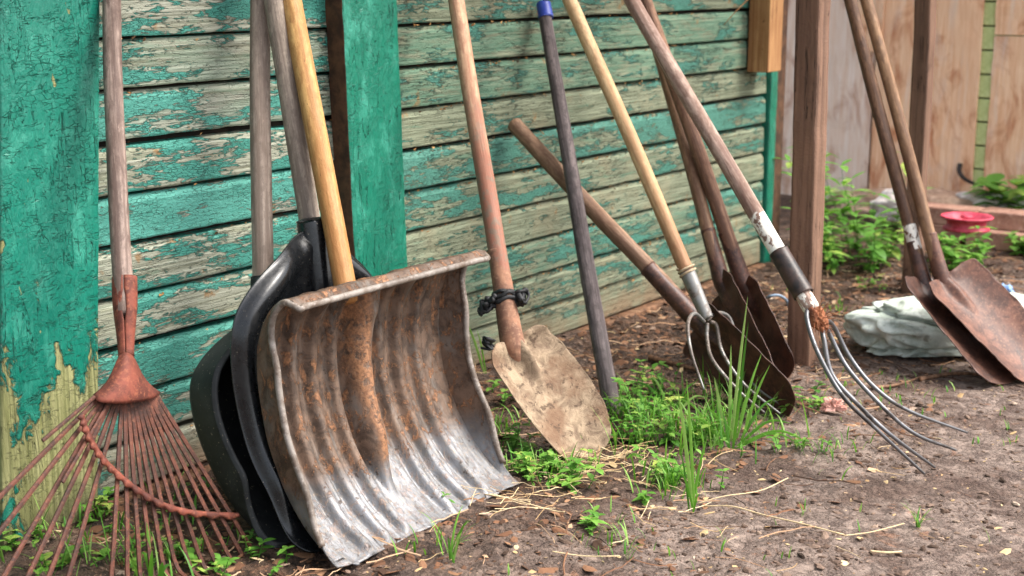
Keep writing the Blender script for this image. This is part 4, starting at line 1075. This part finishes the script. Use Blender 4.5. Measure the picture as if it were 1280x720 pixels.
def weed(vs, fs, cc, base, h, nl, ls, rnd, lean=None, wide=.5):
    """stem with pairs of leaves"""
    lean = lean or Vector((rnd.uniform(-.5, .5), rnd.uniform(-.5, .5), 1)); p = Vector(base); d = lean.normalized(); tone0 = rnd.random()
    for i in range(nl):
        v = (i + 1) / nl; q = p + d * (h / nl); d = (d + Vector((rnd.uniform(-.2, .2), rnd.uniform(-.2, .2), .05))).normalized()
        b = len(vs); r = .0008 + .0008 * (1 - v)
        s1 = d.orthogonal().normalized() * r; s2 = d.cross(s1)
        for c in (p, q):
            for o_ in (s1, s2, -s1, -s2): vs.append(tuple(c + o_)); cc.append(.2)
        for j in range(4): fs.append((b + j, b + (j + 1) % 4, b + 4 + (j + 1) % 4, b + 4 + j))
        a0 = i * 1.6 + rnd.random()
        for s_ in (0, math.pi) if i < nl - 1 else (0, 2.1, 4.2):
            g = a0 + s_ + rnd.uniform(-.3, .3); dd = Vector((math.cos(g), math.sin(g), rnd.uniform(.1, .7))).normalized(); u_ = (Vector((0, 0, 1)) - dd * dd.z).normalized()
            l = ls * rnd.uniform(.6, 1.25) * (1 - .35 * abs(v - .5)); leaf_geo(vs, fs, cc, q, dd, u_, l, l * wide * .5, min(1, max(0, tone0 * .5 + rnd.random() * .4 + v * .15)), curl=rnd.uniform(.1, .6))
        p = q
# ground cover: one mass nobody could count
def cover(name, label, spots, seed, cat, mode):
    rnd = random.Random(seed); vs, fs, cc = [], [], []
    for (px, py, rad, cnt, h) in spots:
        c = G(px, py)
        for i in range(int(cnt * (.45 if mode == 'weed' else .75))):
            a = rnd.random() * 6.28; q = min(2.4 * rad, abs(rnd.gauss(0, .8)) * rad); x, y = c.x + q * math.cos(a), c.y + q * math.sin(a)
            if fbm(Vector((x * 13, y * 13, seed)), 2) < -.12: continue
            if y > -.03: continue
            base = Vector((x, y, gh(x, y) - .003))
            if mode == 'weed': weed(vs, fs, cc, base, h * rnd.uniform(.4, 1.2), rnd.randint(2, 4), .0165 * rnd.uniform(.5, 1.5) * (1 + h * 4), rnd, wide=.62)
            else: blade_geo(vs, fs, cc, base, Vector((math.cos(a * 3), math.sin(a * 3), 0)), h * rnd.uniform(.4, 1.3), rnd.uniform(.0009, .0022), rnd.uniform(.1, .9), rnd.random())
    m = M['leaf'] if mode == 'weed' else M['grass']
    return tag(mesh(name, vs, fs, m, None, col=cc), label, cat, kind='stuff')
cover('ground_weeds', 'low leafy green weeds carpeting the soil under the rake tines', [(60, 640, .13, 60, .04), (130, 650, .12, 50, .04), (20, 690, .12, 40, .04), (180, 690, .12, 34, .04), (230, 620, .06, 14, .03), (330, 705, .1, 30, .03), (100, 700, .15, 40, .03), (240, 700, .1, 20, .03)], 1, 'weeds', 'weed')
cover('ground_weeds', 'low leafy green weeds growing round the mud-caked shovel and pole', [(640, 560, .06, 34, .06), (650, 500, .08, 30, .06), (690, 590, .07, 60, .05), (720, 600, .08, 40, .05), (660, 590, .06, 30, .05), (790, 520, .09, 60, .09), (820, 500, .09, 60, .09), (800, 555, .08, 50, .06), (860, 545, .10, 60, .07), (840, 600, .06, 40, .05), (830, 615, .05, 30, .05), (910, 560, .08, 40, .05), (940, 500, .08, 26, .05), (1000, 500, .10, 30, .03), (1010, 560, .06, 20, .03), (560, 640, .04, 8, .03), (740, 660, .04, 16, .03), (660, 600, .05, 20, .04), (1080, 360, .1, 20, .03)], 2, 'weeds', 'weed')
cover('ground_grass', 'short green grass growing through the soil in front of the tools', [(60, 680, .2, 110, .08), (160, 700, .2, 110, .08), (640, 540, .1, 60, .08), (700, 590, .12, 130, .06), (800, 540, .16, 240, .10), (870, 550, .14, 240, .11), (920, 540, .12, 160, .10), (840, 610, .06, 120, .06), (560, 690, .03, 14, .09), (520, 690, .05, 10, .05), (1100, 500, .25, 60, .03), (1150, 480, .25, 50, .03), (1000, 560, .1, 50, .04), (1050, 560, .08, 20, .05), (740, 660, .08, 40, .03), (780, 690, .1, 40, .04), (880, 700, .2, 30, .03), (1147, 655, .012, 16, .05), (1270, 550, .1, 14, .03), (1060, 380, .15, 60, .04), (1000, 640, .2, 24, .03), (900, 500, .1, 80, .1)], 3, 'grass', 'grass')
def clump(label, spots, seed, group='grass tufts'):
    rnd = random.Random(seed); vs, fs, cc = [], [], []; c0 = G(*spots[0][:2])
    for (px, py, tx, ty, w) in spots:          # each blade from its root to its tip, both seen in the photograph
        r0 = G(px, py); r0.z = gh(r0.x, r0.y) - .004
        tip = CAM + ray(tx, ty) * ((r0 - CAM).dot(FWD) / ray(tx, ty).dot(FWD)) + FWD * rnd.uniform(-.03, .03)
        tip.z = max(tip.z, .01); mid = r0.lerp(tip, .55) + Vector((0, 0, .14 * abs((tip - r0).dot(RGT)) + .01)); C = spline([r0, mid, tip], 12); b = len(vs); tn = rnd.random()
        for i, p in enumerate(C):
            t = (C[min(i + 1, 11)] - C[max(i - 1, 0)]).normalized(); side = t.cross(FWD + RGT * rnd.uniform(-.05, .05)).normalized(); v = i / 11; ww = w * (min(1, .6 + v * 2)) * (1 - v ** 2.5) + .0002
            vs += [tuple(p - side * ww), tuple(p - FWD * ww * .3), tuple(p + side * ww)]; cc += [tn] * 3
        for i in range(11): q = b + i * 3; fs += [(q, q + 1, q + 4, q + 3), (q + 1, q + 2, q + 5, q + 4)]
    return tag(mesh('grass_tuft', vs, fs, M['grass'], None, col=cc), label, 'grass tuft', group)
clump('narrow grass tuft with one broad upright blade, at the left end of the straw stalks', [(866, 632, 845, 478, .0036), (868, 630, 858, 472, .003), (865, 628, 884, 545, .0028), (868, 634, 846, 580, .002), (866, 636, 872, 610, .002), (862, 634, 850, 560, .002)], 1)
clump('tallest bushy grass tuft in front of the small fork tines', [(912, 545, 916, 435, .004), (914, 548, 936, 372, .0036), (918, 550, 934, 400, .0034), (905, 548, 892, 470, .004), (900, 545, 898, 500, .0036), (920, 548, 955, 445, .0032), (924, 548, 975, 500, .003), (926, 552, 962, 455, .0032), (910, 550, 880, 505, .003), (896, 548, 850, 500, .003), (922, 553, 990, 530, .0034), (918, 556, 1010, 578, .0034), (915, 560, 1000, 600, .003), (905, 556, 860, 520, .003), (912, 560, 905, 520, .0036), (916, 560, 925, 480, .0034), (900, 555, 870, 535, .003), (908, 552, 918, 500, .0036)], 2)
clump('arching grass tuft between the dark pole and the small fork', [(835, 515, 800, 495, .003), (840, 512, 785, 478, .003), (838, 514, 812, 470, .003), (842, 515, 870, 478, .003), (845, 516, 885, 500, .003), (836, 516, 825, 500, .003), (830, 520, 790, 505, .0032), (848, 514, 862, 490, .003)], 3)
clump('small upright grass tuft at the foot of the scoop, foreground centre', [(565, 700, 585, 645, .0024), (566, 700, 578, 660, .002), (563, 698, 560, 672, .002), (568, 702, 560, 690, .002), (566, 700, 572, 680, .002)], 4)
clump('bright broad-bladed grass tuft in front of the rake tines at the bottom edge', [(190, 735, 182, 655, .004), (195, 736, 178, 690, .005), (185, 735, 170, 700, .004), (200, 735, 205, 700, .005), (192, 736, 212, 708, .004), (180, 735, 165, 690, .004), (188, 738, 195, 680, .004)], 5)
clump('thin grass blade rising beside the black cord left of the mud-caked shovel', [(606, 470, 578, 398, .003), (608, 470, 596, 412, .002)], 6)
# leafy plants behind the posts, each a plant of its own
def plant(label, px, py, h, nst, ls, seed, spread=.12, wide=.5, z=0):
    rnd = random.Random(seed); vs, fs, cc = [], [], []; c = G(px, py, z)
    for i in range(nst):
        a = rnd.random() * 6.28; q = spread * math.sqrt(rnd.random()) * .6; base = Vector((c.x + q * math.cos(a), c.y + q * math.sin(a), z + gh(c.x, c.y)))
        weed(vs, fs, cc, base, h * rnd.uniform(.5, 1.1), rnd.randint(5, 8), ls, rnd, Vector((math.cos(a) * rnd.uniform(.1, .7), math.sin(a) * rnd.uniform(.1, .7), 1)), wide)
    return tag(mesh('leafy_plant', vs, fs, M['leaf'], None, col=cc), label, 'plant', 'leafy plants behind the posts')
plant('tall bushy green weed with big pointed leaves right behind the nearer post', 1075, 318, .42, 16, .085, 1, .22, .40)
plant('bushy weed at the foot of the farther post, dense leaves near the ground', 1062, 335, .20, 18, .060, 2, .20, .5)
plant('low green weed growing left of the bricks behind the right-hand shovels', 1200, 338, .13, 14, .06, 3, .12, .42)
plant('broad-leaved green plant at the right edge behind the white cloth', 1268, 283, .20, 16, .09, 4, .12, .8, .02)
plant('small sprig of green leaves at the right edge beyond the bricks', 1278, 318, .10, 6, .05, 5, .06, .6)
